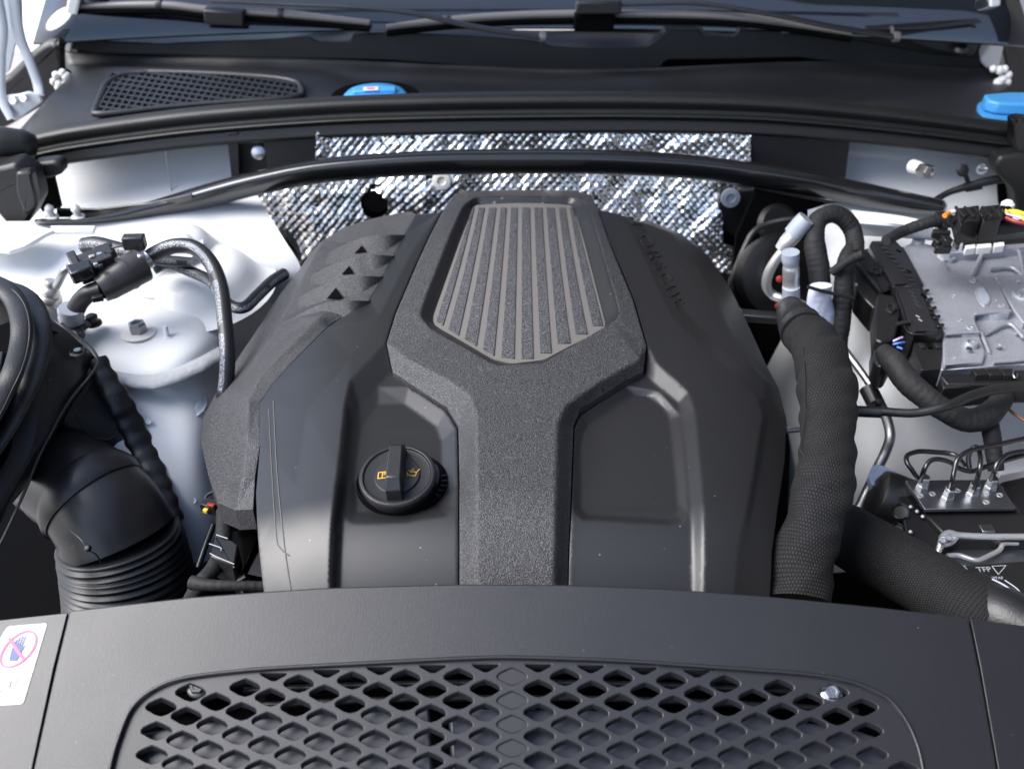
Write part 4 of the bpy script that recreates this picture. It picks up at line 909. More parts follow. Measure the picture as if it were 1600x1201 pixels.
tag(slab('wheel_arch_liner', [(10, 120), (50, 80), (70, 66), (96, 66), (96, 110), (110, 150), (60, 170), (10, 200), (-60, 220), (-60, 150)], 1.85, .03, 'black', rc=8, bevel=.01), 'black liner behind the bonnet hinge at the upper left', 'liner')
for bs, lb in (([(88, 118), (98, 114), (104, 120), (84, 128), (94, 131), (102, 132), (99, 140), (92, 136)], 'white foam beads by the left end of the cowl'), ([(1552, 108), (1562, 110), (1570, 108), (1576, 117), (1566, 124), (1560, 130), (1568, 134), (1574, 128)], 'white foam beads beside the blue cap at the right')):
    vs_ = []; fs_ = []
    for u, v in bs:
        c = PY(u, v, 1.84); r_ = .0085 * random.uniform(.8, 1.25); k = len(vs_)
        for i in range(1, 6):
            for j in range(8):
                th = math.pi * i / 6; vs_.append(c + Vector((math.sin(th) * math.cos(j * .785), math.sin(th) * math.sin(j * .785), math.cos(th))) * r_)
        vs_ += [c + Vector((0, 0, r_)), c - Vector((0, 0, r_))]
        fs_ += [(k + i * 8 + j, k + i * 8 + (j + 1) % 8, k + (i + 1) * 8 + (j + 1) % 8, k + (i + 1) * 8 + j) for i in range(4) for j in range(8)] + [(k + 40, k + j, k + (j + 1) % 8) for j in range(8)] + [(k + 41, k + 32 + (j + 1) % 8, k + 32 + j) for j in range(8)]
    tag(mk('foam_beads', vs_, fs_, 'foam', None, 60), lb, 'foam')
# dark floor of the bay
flat('bay_floor', [(-1.0, .2, .30), (1.0, .2, .30), (1.0, 1.66, .30), (-1.0, 1.66, .30)], 'dark')
tag(prism('engine_block', [(350, 700), (420, 480), (640, 360), (1120, 360), (1190, 560), (1190, 1000), (380, 1000)], .78, .35, 'dark', None, .01), 'dark engine block hidden beneath the black engine cover', 'engine')
tag(mk('front_bulkhead', [(-.9, .60, .3), (.9, .60, .3), (.9, .60, .80), (-.9, .60, .80), (-.9, .58, .3), (.9, .58, .3), (.9, .58, .80), (-.9, .58, .80)], [(0, 1, 2, 3), (7, 6, 5, 4), (0, 4, 5, 1), (3, 2, 6, 7), (0, 3, 7, 4), (1, 5, 6, 2)], 'dark'), 'black radiator support behind the front cover', 'radiator support')
# ================================================================== RIGHT SIDE BODY
tag(loft('right_wing_panel', [
    [(1262, 328, .93), (1320, 316, .925), (1450, 326, .925), (1700, 340, .93)],
    [(1262, 380, .88), (1320, 372, .89), (1450, 376, .885), (1700, 385, .88)],
    [(1250, 440, .80), (1310, 430, .84), (1420, 425, .85), (1700, 430, .84)],
    [(1225, 520, .68), (1300, 500, .79), (1400, 500, .81), (1700, 500, .80)],
    [(1190, 600, .60), (1310, 590, .74), (1400, 590, .775), (1700, 590, .76)],
    [(1200, 690, .54), (1330, 680, .68), (1430, 665, .72), (1700, 655, .72)],
    [(1210, 790, .46), (1340, 780, .60), (1440, 760, .64), (1700, 740, .66)],
    [(1220, 900, .36), (1360, 890, .48), (1460, 880, .50), (1700, 860, .52)]], 'white', None, n=50, across=60, ang=50), 'white painted right inner wing panel behind the pipes and control unit', 'inner wing')
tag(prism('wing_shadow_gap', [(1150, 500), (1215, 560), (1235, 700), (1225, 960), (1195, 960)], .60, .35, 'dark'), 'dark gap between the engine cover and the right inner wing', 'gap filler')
tag(loft('dome_swage', [[(1330, 328, .945), (1400, 336, .945), (1470, 350, .945)], [(1340, 350, .94), (1400, 352, .94), (1480, 360, .94)], [(1345, 368, .90), (1410, 372, .90), (1480, 378, .90)]], 'white', None, n=20, across=14), 'rounded white strut tower edge below the right end of the brace', 'panel')
for (u, v), s_ in (((1440, 266), 1),):
    p = PY(u, v, 1.555); t = tag(bolt('bulkhead_bolt', p, (.25, -1, .25), .0125, .024, 'dsteel', None), 'grey hexagon bolt in the right white bulkhead panel', 'bolt'); lathe('spacer', p + Vector((-.006, .024, -.004)), (.25, -1, .25), [(.012, 0), (.011, .02), (.009, .024)], 'ivory', t, 24)
t = thing('cable_clip', 'round headed black plastic clip holding the thin cable on the right bulkhead', 'clip', PY(1503, 266, 1.58))
lathe('clip_head', PY(1503, 266, 1.56), (0, -1, .4), [(.010, 0), (.0105, .003), (.006, .006)], 'rubber2', t, 24); tube('clip_stem', [(1507, 270, 1.575), (1514, 288, 1.572)], 3.6, 'rubber2', t, 'y', seg=8); box('clip_jaw', PY(1520, 291, 1.57), (.028, .016, .012), 'rubber2', t, (0, -12, 0), .002)
t = thing('screw', 'bright pointed screw at the top of the right bulkhead panel', 'screw', PY(1535, 262, 1.59)); lathe('screw_washer', PY(1533, 264, 1.575), (0, -1, .3), [(.009, 0), (.009, .003)], 'steel', t, 20); lathe('screw_shank', PY(1533, 264, 1.572), (.25, -1, .5), [(.005, 0), (.004, .012), (.001, .017)], 'steel', t, 14)
tag(tube('thin_cable', [(1410, 322, 1.55), (1450, 318, 1.56), (1480, 302, 1.57), (1510, 292, 1.57), (1545, 283, 1.57), (1580, 279, 1.57), (1660, 284, 1.56)], [5, 5, 5, 6, 7, 7, 7], 'rubber2', None, 'y'), 'thin black cable sheath curving over the right white bulkhead panel', 'cable')
t = thing('rubber_block', 'chunky black rubber end block of the seal at the right edge', 'rubber block', PY(1590, 300, 1.55))
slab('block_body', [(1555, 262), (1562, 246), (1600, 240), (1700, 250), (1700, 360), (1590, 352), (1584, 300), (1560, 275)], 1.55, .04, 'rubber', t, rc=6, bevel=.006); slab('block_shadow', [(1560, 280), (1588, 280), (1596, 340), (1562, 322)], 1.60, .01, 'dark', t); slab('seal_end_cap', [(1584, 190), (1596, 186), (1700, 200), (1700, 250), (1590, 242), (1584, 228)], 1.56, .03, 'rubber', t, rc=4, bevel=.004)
# ------------------------------------------------------------------ booster and steering boot behind the pipes
t = thing('brake_booster', 'black round brake booster behind the silver pipes right of the foil', 'brake booster', PY(1195, 430, 1.40))
lathe('booster_drum', PY(1215, 430, 1.36), (0.2, -1, .5), [(.060, -.03), (.066, 0), (.063, .012), (.05, .018), (.03, .020)], 'valance', t, 48)
for r_, u, v in ((.034, 1212, 352), (.028, 1215, 356), (.021, 1218, 360)): lathe('boot_ring', PY(u, v, 1.47), (0.1, -1, .7), [(r_ * .8, 0), (r_, .006), (r_, .012), (r_ * .8, .018)], 'valance', t, 40)
slab('booster_bracket', [(1125, 300), (1180, 296), (1182, 360), (1150, 372), (1122, 356)], 1.56, .03, 'black', t, rc=3, bevel=.003); lathe('bracket_grommet', PY(1141, 309, 1.55), (0, -1, .2), [(.0165, 0), (.016, .004), (.008, .005), (.007, .002)], 'cap', t, 28)
slab('booster_shelf', [(1160, 492), (1230, 498), (1234, 508), (1166, 504)], 1.30, .02, 'dsteel', t)
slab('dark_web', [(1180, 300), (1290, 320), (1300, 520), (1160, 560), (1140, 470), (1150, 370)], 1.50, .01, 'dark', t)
tag(tube('vacuum_pipe', [(1138, 452, 1.37), (1150, 420, 1.38), (1166, 382, 1.40), (1178, 362, 1.41), (1200, 350, 1.42), (1235, 343, 1.42), (1262, 346, 1.42)], 5, 'cowl', None, 'y', seg=12), 'thin bent black pipe rising beside the right edge of the engine cover', 'pipe')
# ------------------------------------------------------------------ refrigerant pipes
t = thing('refrigerant_pipe', 'bent silver refrigerant pipe with the upper grey dust cap', 'pipe', PY(1225, 400, 1.30))
tube('pipe', [(1232, 386, 1.33), (1218, 398, 1.33), (1202, 424, 1.33), (1198, 446, 1.33), (1206, 460, 1.33), (1226, 468, 1.32), (1262, 480, 1.32), (1290, 520, 1.31), (1330, 575, 1.28), (1360, 610, 1.26)], [7, 7.5, 8, 8, 8, 7, 6, 6, 6, 6], 'alupipe', t, 'y')
tube('valve_body', [(1221, 390, 1.328), (1232, 376, 1.328), (1243, 364, 1.328)], [11, 13, 13], 'alupipe', t, 'y', seg=20); tube('dust_cap', [(1239, 366, 1.328), (1252, 350, 1.328), (1262, 344, 1.328)][:2] + [(1260, 341, 1.328)], [15, 15, 14], 'cap', t, 'y', seg=14)
t = thing('refrigerant_pipe', 'thick silver refrigerant pipe standing upright under the lower grey dust cap', 'pipe', PY(1235, 450, 1.26))
tube('pipe', [(1236, 424, 1.27), (1236, 450, 1.27), (1236, 480, 1.26), (1240, 505, 1.25)], [12, 13, 13, 12], 'alupipe', t, 'y', seg=24); tube('valve_body', [(1236, 410, 1.27), (1236, 420, 1.27), (1236, 432, 1.27)], [10, 13, 13], 'alupipe', t, 'y', seg=20, step=.002)
tube('dust_cap', [(1235, 394, 1.27), (1235, 404, 1.27), (1236, 414, 1.27)], [14, 14, 12], 'cap', t, 'y', seg=14, step=.002); tube('pipe_print', [(1236, 448, 1.266), (1236, 470, 1.266)], 13.4, 'cap', t, 'y', seg=24)
for p_ in ((1218, 436), (1216, 478)): lathe('pipe_seal', PY(*p_, 1.30), (0, -1, .3), [(.0055, 0), (.005, .003), (.003, .004)], 'red', t, 20)
# ------------------------------------------------------------------ woven sleeves
sv = tag(tube('sleeved_hose', [(1236, 492, .93), (1252, 512, .94), (1278, 550, .945), (1292, 610, .94), (1294, 680, .93), (1288, 750, .92), (1272, 820, .90), (1252, 880, .88), (1250, 940, .86)], [22, 34, 40, 44, 42, 45, 44, 50, 50], 'sleeve', None, seg=64, wob=.17, step=.003), 'thick black woven hose sleeve hanging down right of the engine cover', 'hose')
tube('sleeve_collar', [(1234, 482, .935), (1244, 500, .94), (1256, 520, .944)], [21, 29, 36], 'cowl', sv, seg=32)
tube('sleeve_edge', [(1250, 520, .962), (1256, 560, .965), (1258, 600, .96), (1257, 650, .95), (1250, 700, .94), (1256, 712, .94), (1252, 760, .93), (1250, 800, .92), (1238, 820, .91), (1236, 880, .89)], .8, 'front', sv, seg=5)
sv = tag(tube('sleeved_hose', [(1286, 812, .80), (1340, 846, .81), (1400, 882, .82), (1460, 918, .83), (1515, 950, .84), (1548, 972, .84)], [44, 50, 52, 52, 50, 46], 'sleeve2', None, seg=48, wob=.05), 'wide black woven sleeve running to the lower right corner above the front cover', 'hose')
t = thing('hose_end', 'dark rubber hose end with a pale moulded edge at the lower right', 'hose end', PZ(1560, 950, .85)); tube('hose_cuff', [(1515, 940, .832), (1560, 962, .845), (1620, 992, .85)], [50, 50, 46], 'box', t, seg=32); tube('moulded_edge', [(1550, 904, .875), (1575, 918, .875), (1590, 940, .872), (1592, 975, .86)], 1.6, 'cap', t, seg=8); tube('moulded_edge', [(1570, 906, .872), (1592, 922, .872), (1604, 944, .87)], 1, 'cap', t, seg=8)
# ------------------------------------------------------------------ metal pipes, right
tag(tube('steel_pipe', [(1300, 520, .84), (1330, 560, .83), (1352, 590, .82), (1368, 615, .81), (1384, 650, .80), (1391, 680, .79), (1384, 705, .77), (1372, 730, .75), (1356, 765, .72), (1340, 800, .70)], [6, 6, 6, 7, 8, 8, 8, 8, 8, 8], 'dsteel', None), 'bent steel pipe running down the white wing right of the woven sleeve', 'pipe')
tag(tube('pipe_sleeve', [(1356, 606, .825), (1368, 630, .815)], [14, 14], 'black', None, seg=16), 'short black rubber sleeve on the bent steel pipe', 'sleeve')
tag(prism('tape_flag', [(1362, 728), (1374, 724), (1400, 736), (1388, 760), (1362, 756), (1356, 742)], .757, .745, 'skyfab', None, .001), 'pale blue tape wrapped round the lower bend of the steel pipe', 'tape')
t = thing('rubber_line', 'slim black rubber line crossing the white wing below the control unit', 'hose', PZ(1450, 640, .88))
tube('line', [(1338, 642, .88), (1380, 643, .885), (1430, 645, .89), (1480, 634, .90), (1520, 618, .90), (1560, 608, .90), (1640, 600, .90)], [7, 7, 7, 7.5, 8, 8, 8], 'rubber', t); tube('line_sleeve', [(1336, 642, .881), (1352, 643, .882), (1376, 644, .884)], 9, 'black', t, seg=16)
tag(tube('short_pipe', [(1228, 672, .78), (1248, 670, .78), (1262, 668, .78)], 5, 'steel', None), 'short bright pipe stub left of the woven sleeve', 'pipe')
# ------------------------------------------------------------------ taped harnesses
def harness(pts, r, label, mode='z', seg=24, m='tape', rip=True):
    return tag(tube('wiring_harness', pts, r, m, None, mode, seg=seg, wob=.07, ripple=(.22, .0085) if rip else None, step=.0018), label, 'wiring harness')
harness([(1282, 450, 1.28), (1278, 410, 1.30), (1272, 372, 1.32), (1278, 345, 1.34), (1300, 334, 1.35), (1322, 344, 1.35), (1334, 366, 1.34), (1337, 400, 1.30)], [16, 17, 16, 15, 14, 14, 14, 14], 'thick taped harness arching over behind the silver pipe caps', 'y')
harness([(1337, 380, 1.33), (1322, 410, 1.29), (1318, 450, 1.27), (1314, 500, 1.25), (1310, 540, 1.24)], [13, 14, 15, 15, 14], 'taped harness dropping down beside the pale fabric bag', 'y')
harness([(1300, 425, 1.27), (1330, 405, 1.26), (1350, 396, 1.25)], [7, 7, 7], 'short taped branch into the upper black plug', 'y')
harness([(1384, 376, .99), (1410, 362, .99), (1450, 348, 1.0), (1480, 345, 1.0), (1520, 354, 1.0), (1560, 358, 1.0), (1640, 345, 1.0)], [8, 9, 9, 10, 10, 10, 10], 'grey taped harness along the top edge of the control unit')
harness([(1380, 548, .90), (1398, 568, .90), (1418, 596, .89), (1445, 620, .88), (1475, 640, .87), (1510, 656, .86), (1540, 650, .86), (1562, 628, .86), (1570, 600, .86)], [13, 19, 20, 19, 18, 19, 19, 17, 15], 'thick taped harness looping below the control unit plugs')
harness([(1540, 640, .85), (1548, 670, .84), (1552, 700, .82), (1556, 735, .80)], [16, 14, 13, 12], 'taped harness stem running down to the brake unit')
t = thing('fabric_bag', 'pale lilac fabric bag tied between the harnesses', 'bag', PY(1282, 480, 1.25)); tube('bag_body', [(1282, 446, 1.25), (1280, 470, 1.25), (1284, 494, 1.25), (1294, 514, 1.25), (1300, 520, 1.25)], [17, 19, 20, 14, 5], 'bag', t, 'y', wob=.15, squash=.6); tube('cable_tie', [(1262, 448, 1.235), (1290, 456, 1.235), (1335, 466, 1.235)], 3, 'black', t, 'y', seg=8)
tag(tube('copper_wire', [(1568, 632, .84), (1584, 646, .84), (1602, 658, .84)], 2.4, 'brown', None, seg=8), 'thin brown wire at the right edge below the control unit', 'wire')
# ------------------------------------------------------------------ connector above the control unit
t = thing('inline_connector', 'black multi pin connector with coloured wires above the control unit', 'connector', PZ(1530, 330, 1.03))
cz = 1.03
prism('connector_shell', [(1494, 325), (1530, 320), (1533, 344), (1500, 350)], cz, cz - .03, 'black', t, .002, rc=2); prism('connector_shell', [(1532, 322), (1562, 319), (1566, 340), (1536, 345)], cz + .002, cz - .03, 'rubber2', t, .002, rc=2)
for k in range(5): box('connector_rib', PZ(1500 + k * 14, 331, cz + .003), (.003, .03, .004), 'black', t, (0, 0, 4), .0006)
tube('connector_barrel', [(1486, 344, cz - .01), (1520, 340, cz - .01), (1556, 336, cz - .01), (1572, 335, cz - .01)], [7, 10, 11, 11], 'black', t, seg=18); tube('connector_ring', [(1566, 335, cz - .008), (1573, 334, cz - .008)], 14, 'gloss', t, seg=20)
for m_, pts in (('wyellow', [(1572, 328, cz), (1585, 333, cz), (1606, 346, cz)]), ('red', [(1572, 340, cz), (1586, 346, cz), (1606, 350, cz)]), ('lilac', [(1572, 334, cz), (1586, 338, cz), (1606, 344, cz)]), ('wyellow', [(1572, 331, cz), (1586, 330, cz), (1606, 336, cz)])): tube('wire', pts, 3.2 if m_ != 'lilac' else 2, m_, t, seg=8)
tube('orange_pin', [(1476, 337, cz), (1484, 332, cz)], 4, 'orange', t, seg=10); tube('white_pin', [(1482, 333, cz), (1490, 331, cz)], 4, 'ivory', t, seg=10)
lathe('white_plug', PZ(1574, 322, cz), (0, 0, 1), [(.009, -.006), (.009, .004), (.005, .008)], 'ivory', t, 16)
t = thing('harness_bracket', 'spiky black harness bracket at the top left of the control unit', 'bracket', PZ(1472, 365, .98))
prism('bracket_post', [(1466, 335), (1478, 333), (1480, 362), (1468, 364)], .99, .96, 'black', t, .001)
for i_, (u, v, w_, h_, rz_) in enumerate([(1472, 338, .022, .008, 5), (1474, 352, .012, .012, 20), (1470, 366, .024, .007, -8), (1478, 376, .012, .014, 12), (1464, 380, .010, .010, 30), (1473, 390, .022, .006, 0)]): box('bracket_tooth', PZ(u, v, 1.0 - i_ * .006), (w_, h_, .012), 'black' if i_ % 2 else 'rubber2', t, (10, 0, rz_), .001)
tag(prism('white_tab', [(1470, 372), (1484, 372), (1486, 392), (1476, 394), (1468, 388)], .965, .95, 'ivory', None, .001), 'small pale plastic tab under the harness bracket', 'tab')

# ================================================================== CONTROL UNIT
cu = thing('control_unit', 'cast aluminium control unit with slots, bosses and ribs on a black carrier at the right', 'control unit', PZ(1530, 480, .84))
z0 = .90
prism('carrier', [(1350, 386), (1365, 378), (1450, 372), (1480, 385), (1500, 372), (1700, 350), (1700, 610), (1560, 600), (1480, 600), (1462, 578), (1400, 520)], z0 - .022, z0 - .05, 'black', cu, .002)
prism('carrier_rail', [(1490, 372), (1510, 366), (1700, 352), (1700, 366), (1512, 380), (1496, 384)], z0 + .012, z0 - .03, 'black', cu, .002); prism('carrier_rail', [(1466, 582), (1560, 575), (1700, 566), (1700, 592), (1560, 598), (1474, 606)], z0 - .024, z0 - .06, 'black', cu, .002)
prism('case_base', corner([(1422, 388), (1470, 384), (1700, 366), (1700, 566), (1568, 570), (1530, 574), (1469, 578), (1474, 522)], 3), z0 - .012, z0 - .040, 'alu', cu, .0015)
prism('case_plateau', corner([(1413, 384), (1424, 379), (1434, 377), (1444, 380), (1464, 384), (1474, 400), (1483, 423), (1516, 431), (1551, 431), (1562, 444), (1580, 484), (1578, 489), (1524, 489), (1524, 500), (1533, 520), (1476, 521)], 3), z0, z0 - .02, 'alu', cu, .0022)
prism('case_step', corner([(1474, 524), (1531, 522), (1540, 552), (1536, 566), (1474, 572)], 3), z0 - .006, z0 - .02, 'alu', cu, .002)
prism('case_step', corner([(1553, 431), (1700, 420), (1700, 500), (1600, 505), (1584, 484)], 3), z0 - .002, z0 - .02, 'alu', cu, .0022)
prism('case_wall', [(1470, 386), (1700, 366), (1700, 376), (1474, 396)], z0 + .004, z0 - .02, 'alu', cu, .0015)
for uu in ((1508, 1524), (1526, 1549), (1553, 1569)): prism('cooling_tab', [(uu[0], 383 - (uu[0] - 1508) * .08), (uu[1], 381 - (uu[0] - 1508) * .08), (uu[1] + 1, 387 - (uu[0] - 1508) * .08), (uu[0] + 1, 389 - (uu[0] - 1508) * .08)], z0 + .012, z0 - .0, 'ivory', cu, .001)
tube('case_rib', [(1536, 394, z0 - .002), (1526, 415, z0 - .004), (1518, 434, z0 - .006)], [3.4, 3.6, 4], 'alu', cu, seg=10); tube('case_rib', [(1592, 392, z0 - .004), (1596, 408, z0 - .006), (1600, 430, z0 - .006)], 3, 'alu', cu, seg=10)
tube('case_rib', [(1540, 522, z0 - .008), (1576, 506, z0 - .006), (1600, 528, z0 - .006)], 3, 'alu', cu, seg=10); tube('case_rib', [(1533, 520, z0 - .006), (1546, 552, z0 - .010)], 3, 'alu', cu, seg=10); tube('case_rib', [(1546, 420, z0 - .006), (1580, 418, z0 - .006), (1600, 432, z0 - .006)], 3, 'alu', cu, seg=10)
tube('case_lip', [(1477, 522, z0 + .0005), (1505, 520, z0 + .0005), (1530, 519, z0 + .0005)], 2.2, 'alu', cu, seg=8); tube('case_lip', [(1524, 491, z0 + .0), (1550, 488, z0), (1579, 486, z0)], 2.4, 'alu', cu, seg=8); tube('case_lip', [(1414, 386, z0), (1444, 452, z0), (1476, 520, z0)], 1.5, 'alu', cu, seg=8); tube('case_lip', [(1552, 566, z0 - .008), (1580, 564, z0 - .008), (1620, 560, z0 - .008)], 3.5, 'alu', cu, seg=8)
lathe('case_boss', PZ(1434, 381, z0 - .004), (0, 0, 1), [(.010, 0), (.0095, .0075), (.0055, .0078), (.005, .004)], 'alu', cu, 28); lathe('case_boss', PZ(1482, 412, z0 - .016), (0, 0, 1), [(.008, 0), (.0075, .012), (.004, .0122), (.0035, .008)], 'alu', cu, 24)
lathe('boss_post', PZ(1495, 408, z0 - .016), (0, 0, 1), [(.006, 0), (.005, .016), (.0028, .018), (.0022, .03), (.001, .032)], 'alu', cu, 16)
lathe('case_boss', PZ(1514, 546, z0 - .012), (0, 0, 1), [(.0105, -.02), (.0095, .012), (.0085, .0135), (.005, .0135), (.0045, .009)], 'alu', cu, 28); lathe('boss_screw', PZ(1514, 546, z0 - .002), (0, 0, 1), [(.0045, 0), (.004, .002)], 'dsteel', cu, 16)
for u, v in ((1521, 439), (1517, 512), (1566, 477)): lathe('case_screw', PZ(u, v, z0), (0, 0, 1), [(.0062, -.001), (.0062, .0004), (.0052, .0010), (.0026, .0010), (.0022, .0002)], 'alu', cu, 24)
sl2 = rnd([(1528, 450), (1537, 448), (1548, 467), (1541, 476), (1534, 474), (1526, 458)], 2); prism('slot_rim', [(1536.5 + (u - 1536.5) * 1.28, 462 + (v - 462) * 1.22) for u, v in sl2], z0 + .0014, z0 - .003, 'alu', cu, .0007); prism('slot', sl2, z0 + .0018, z0 - .003, 'cap', cu, 0)
lathe('case_dial', PZ(1600, 462, z0 - .002), (0, 0, 1), [(.0165, -.002), (.016, .002), (.014, .0034), (.0125, .0014), (.009, .0014), (.0085, .004), (.002, .004)], 'alu', cu, 36)
for k in range(4):
    an = k * 1.57 + .4; q = PZ(1600, 462, z0 + .003); tube('dial_mark', [tuple(q + Vector((math.cos(an) * .003, math.sin(an) * .003, 0))), tuple(q + Vector((math.cos(an) * .008, math.sin(an) * .008, 0)))], .0008, 'dsteel', cu, world=True, seg=6)
for k in range(3): box('carrier_clip', PZ(1530 + k * 22, 586, z0 - .018), (.018, .014, .012), 'rubber2', cu, (0, 0, 3), .001)
tube('clip_spring', [(1584, 574, z0 - .01), (1583, 586, z0 - .012), (1588, 592, z0 - .014), (1590, 584, z0 - .01)], 1.2, 'steel', cu, seg=6)
# plugs
def plug(label, shell, window, lever, side, rib_y):
    t = thing('connector_plug', label, 'connector', PZ(*shell[0], .87)); 
    prism('plug_shell', shell, z0 + .004, z0 - .035, 'black', t, .0015, rc=2); prism('plug_cover', window, z0 + .0065, z0, 'cowl', t, .001, rc=1)
    prism('lever', lever, z0 + .002, z0 - .03, 'box', t, .003, rc=3)
    return t
t = plug('upper black plug with a toothed locking lever beside the control unit', [(1362, 376), (1400, 376), (1416, 392), (1444, 445), (1440, 447), (1396, 449), (1386, 430), (1358, 384)], [(1370, 379), (1404, 382), (1434, 442), (1398, 445), (1384, 424), (1364, 386)], [(1331, 396), (1344, 386), (1356, 390), (1394, 446), (1386, 452), (1376, 456), (1352, 425)], 0, 0)
for k in range(7): an = k * .42 + 2.6; box('lever_tooth', PZ(1369, 424, z0 + .004) + Vector((math.cos(an) * .011, math.sin(an) * .009, .001)), (.004, .0032, .004), 'black', t, (0, 0, math.degrees(an)), .0004)
lathe('lever_gear', PZ(1369, 424, z0 + .002), (0, 0, 1), [(.0095, 0), (.009, .003), (.005, .0034), (.0045, .001)], 'black', t, 24)
prism('plug_side', [(1332, 400), (1350, 408), (1380, 455), (1374, 478), (1366, 482), (1340, 452), (1330, 420)], z0 - .008, z0 - .05, 'black', t, .003, rc=4)
t = plug('lower black plug with a printed flap and coloured wires beside the control unit', [(1398, 448), (1440, 446), (1476, 518), (1466, 523), (1426, 522), (1416, 506), (1400, 462)], [(1402, 450), (1436, 449), (1466, 516), (1428, 518), (1420, 500)], [(1370, 462), (1377, 458), (1398, 462), (1408, 486), (1400, 522), (1398, 528), (1378, 534), (1368, 530), (1366, 490)], 0, 0)
for i_, (u, v) in enumerate(((1434, 494), (1438, 500))): box('flap_print', PZ(u, v, z0 + .0072), (.007, .0022, .0004), 'print_', t, (0, 0, -62), 0)
for i_ in range(4): box('flap_print', PZ(1424 + i_ * 3.4, 456 + i_ * 7, z0 + .0071), (.010, .0010, .0003), 'dsteel', t, (0, 0, -62), 0)
lathe('lever_gear', PZ(1393, 482, z0 + .002), (0, 0, 1), [(.010, 0), (.0095, .003), (.0055, .0034), (.005, .001)], 'black', t, 24); tube('lever_mark', [(1386, 484, z0 + .006), (1392, 489, z0 + .006), (1400, 480, z0 + .006)], 1.2, 'cowl', t, seg=6)
prism('plug_side', [(1366, 530), (1380, 526), (1400, 528), (1402, 544), (1388, 572), (1372, 572), (1366, 560)], z0 - .012, z0 - .05, 'black', t, .003, rc=4)
prism('plug_front', [(1428, 524), (1470, 522), (1474, 548), (1470, 576), (1440, 578), (1428, 548)], z0 - .010, z0 - .06, 'black', t, .0015); 
for k in range(3): box('front_slot', PZ(1440 + k * 12, 540, z0 - .008), (.006, .012, .003), 'dark' if k % 2 else 'cowl', t, (0, 0, 4), .0005)
tube('plug_edge', [(1366, 462, z0 + .004), (1400, 449, z0 + .006), (1402, 460, z0 + .006), (1414, 500, z0 + .006), (1414, 512, z0 + .006), (1428, 522, z0 + .006), (1464, 522, z0 + .006)], .8, 'front', t, seg=6, step=.003)
for m_, pts in (('lilac', [(1396, 533, z0), (1402, 530, z0 + .004), (1410, 527, z0 + .002)]), ('wblue', [(1396, 538, z0), (1404, 536, z0 + .004), (1413, 535, z0)]), ('wblue', [(1402, 542, z0 - .002), (1410, 545, z0)])): tube('wire', pts, 1.8, m_, t, seg=8)
for k in range(9): box('plug_rib', PZ(1376 + k * 6.2, 381 + k * 7.2, z0 + .0085), (.010, .0022, .003), 'black', t, (0, 0, -30), .0004)
for k in range(6): box('latch_tooth', PZ(1402 + k * 3.6, 506 - k * .6, z0 + .008), (.0022, .007, .004), 'rubber2', t, (0, 0, 20), .0004)
for k in range(5): box('shell_rib', PZ(1446 + k * 5.8, 455 + k * 13.5, z0 + .006), (.004, .012, .004), 'black', t, (0, 0, -60), .0005)
for u, v in ((1404, 392), (1420, 424), (1443, 462), (1458, 494)): box('shell_window', PZ(u, v, z0 + .0068), (.009, .005, .001), 'dark', t, (0, 0, -62), 0)
for u, v, r_ in ((1490, 462, .0035), (1500, 500, .003), (1555, 470, .003), (1590, 440, .0035), (1560, 540, .004), (1588, 520, .003), (1490, 560, .0035)): lathe('ejector_mark', PZ(u, v, z0 - (.006 if v > 515 else -.0005)), (0, 0, 1), [(r_, -.001), (r_, .0004), (r_ * .8, .0005), (r_ * .7, .0001)], 'alu', cu, 20)
tag(lathe('bright_pin', PZ(1337, 446, z0 + .0), (0, 0, 1), [(.0022, 0), (.002, .003)], 'ivory', None, 10), 'tiny bright pin on the upper plug side', 'pin')

# ================================================================== BRAKE UNIT
ab = thing('brake_unit', 'brake hydraulic unit with milled aluminium top plate and pipe fittings at the lower right', 'brake unit', PZ(1500, 780, .70))
za = .80
prism('top_plate', [(1415, 750), (1557, 749), (1587, 793), (1445, 795)], za, za - .005, 'polish', ab, .0004)
prism('valve_block', [(1414, 752), (1558, 751), (1588, 794), (1446, 796)], za - .0055, za - .10, 'gloss', ab, .001)
prism('block_front', [(1440, 798), (1592, 797), (1640, 842), (1482, 842)], za - .012, za - .11, 'black', ab, .003)
prism('block_side', [(1400, 756), (1414, 752), (1470, 840), (1462, 880), (1420, 850)], za - .02, za - .12, 'black', ab, .002)
lathe('pump_motor', PZ(1404, 790, za - .055), (-1, .35, .25), [(.040, -.05), (.040, .020), (.038, .030), (.026, .036), (.001, .036)], 'black', ab, 48, bevel=.001)
for u, v, r_ in ((1408, 800, .011), (1402, 828, .009)): lathe('block_eye', PZ(u, v, za - .018), (-.5, -.5, .7), [(r_, 0), (r_, .003), (r_ * .8, .004), (r_ * .75, .001)], 'gloss', ab, 28)
for u, v in ((1423, 792), (1433, 799), (1442, 807), (1423, 831), (1414, 838)): lathe('block_stud', PZ(u, v, za - .016), (-.4, -.5, .8), [(.0026, 0), (.0024, .002), (.001, .0026)], 'dsteel', ab, 14)
for u, v in ((1438, 774), (1457, 771), (1496, 766), (1562, 773), (1541, 784), (1541, 771)): lathe('plate_dimple', PZ(u, v, za), (0, 0, 1), [(.0042, -.0005), (.004, .0006), (.002, .0006), (.0016, -.0002)], 'alupipe', ab, 18)
fit = [(1441, 760), (1480, 778), (1519, 772), (1547, 762)]
for u, v in fit: lathe('pipe_fitting', PZ(u, v, za), (0, 0, 1), [(.0085, 0), (.0085, .004), (.0072, .005), (.0072, .015), (.006, .017), (.0035, .017)], 'polish', ab, 6, ang=25, bevel=.0004)
zt = za + .012
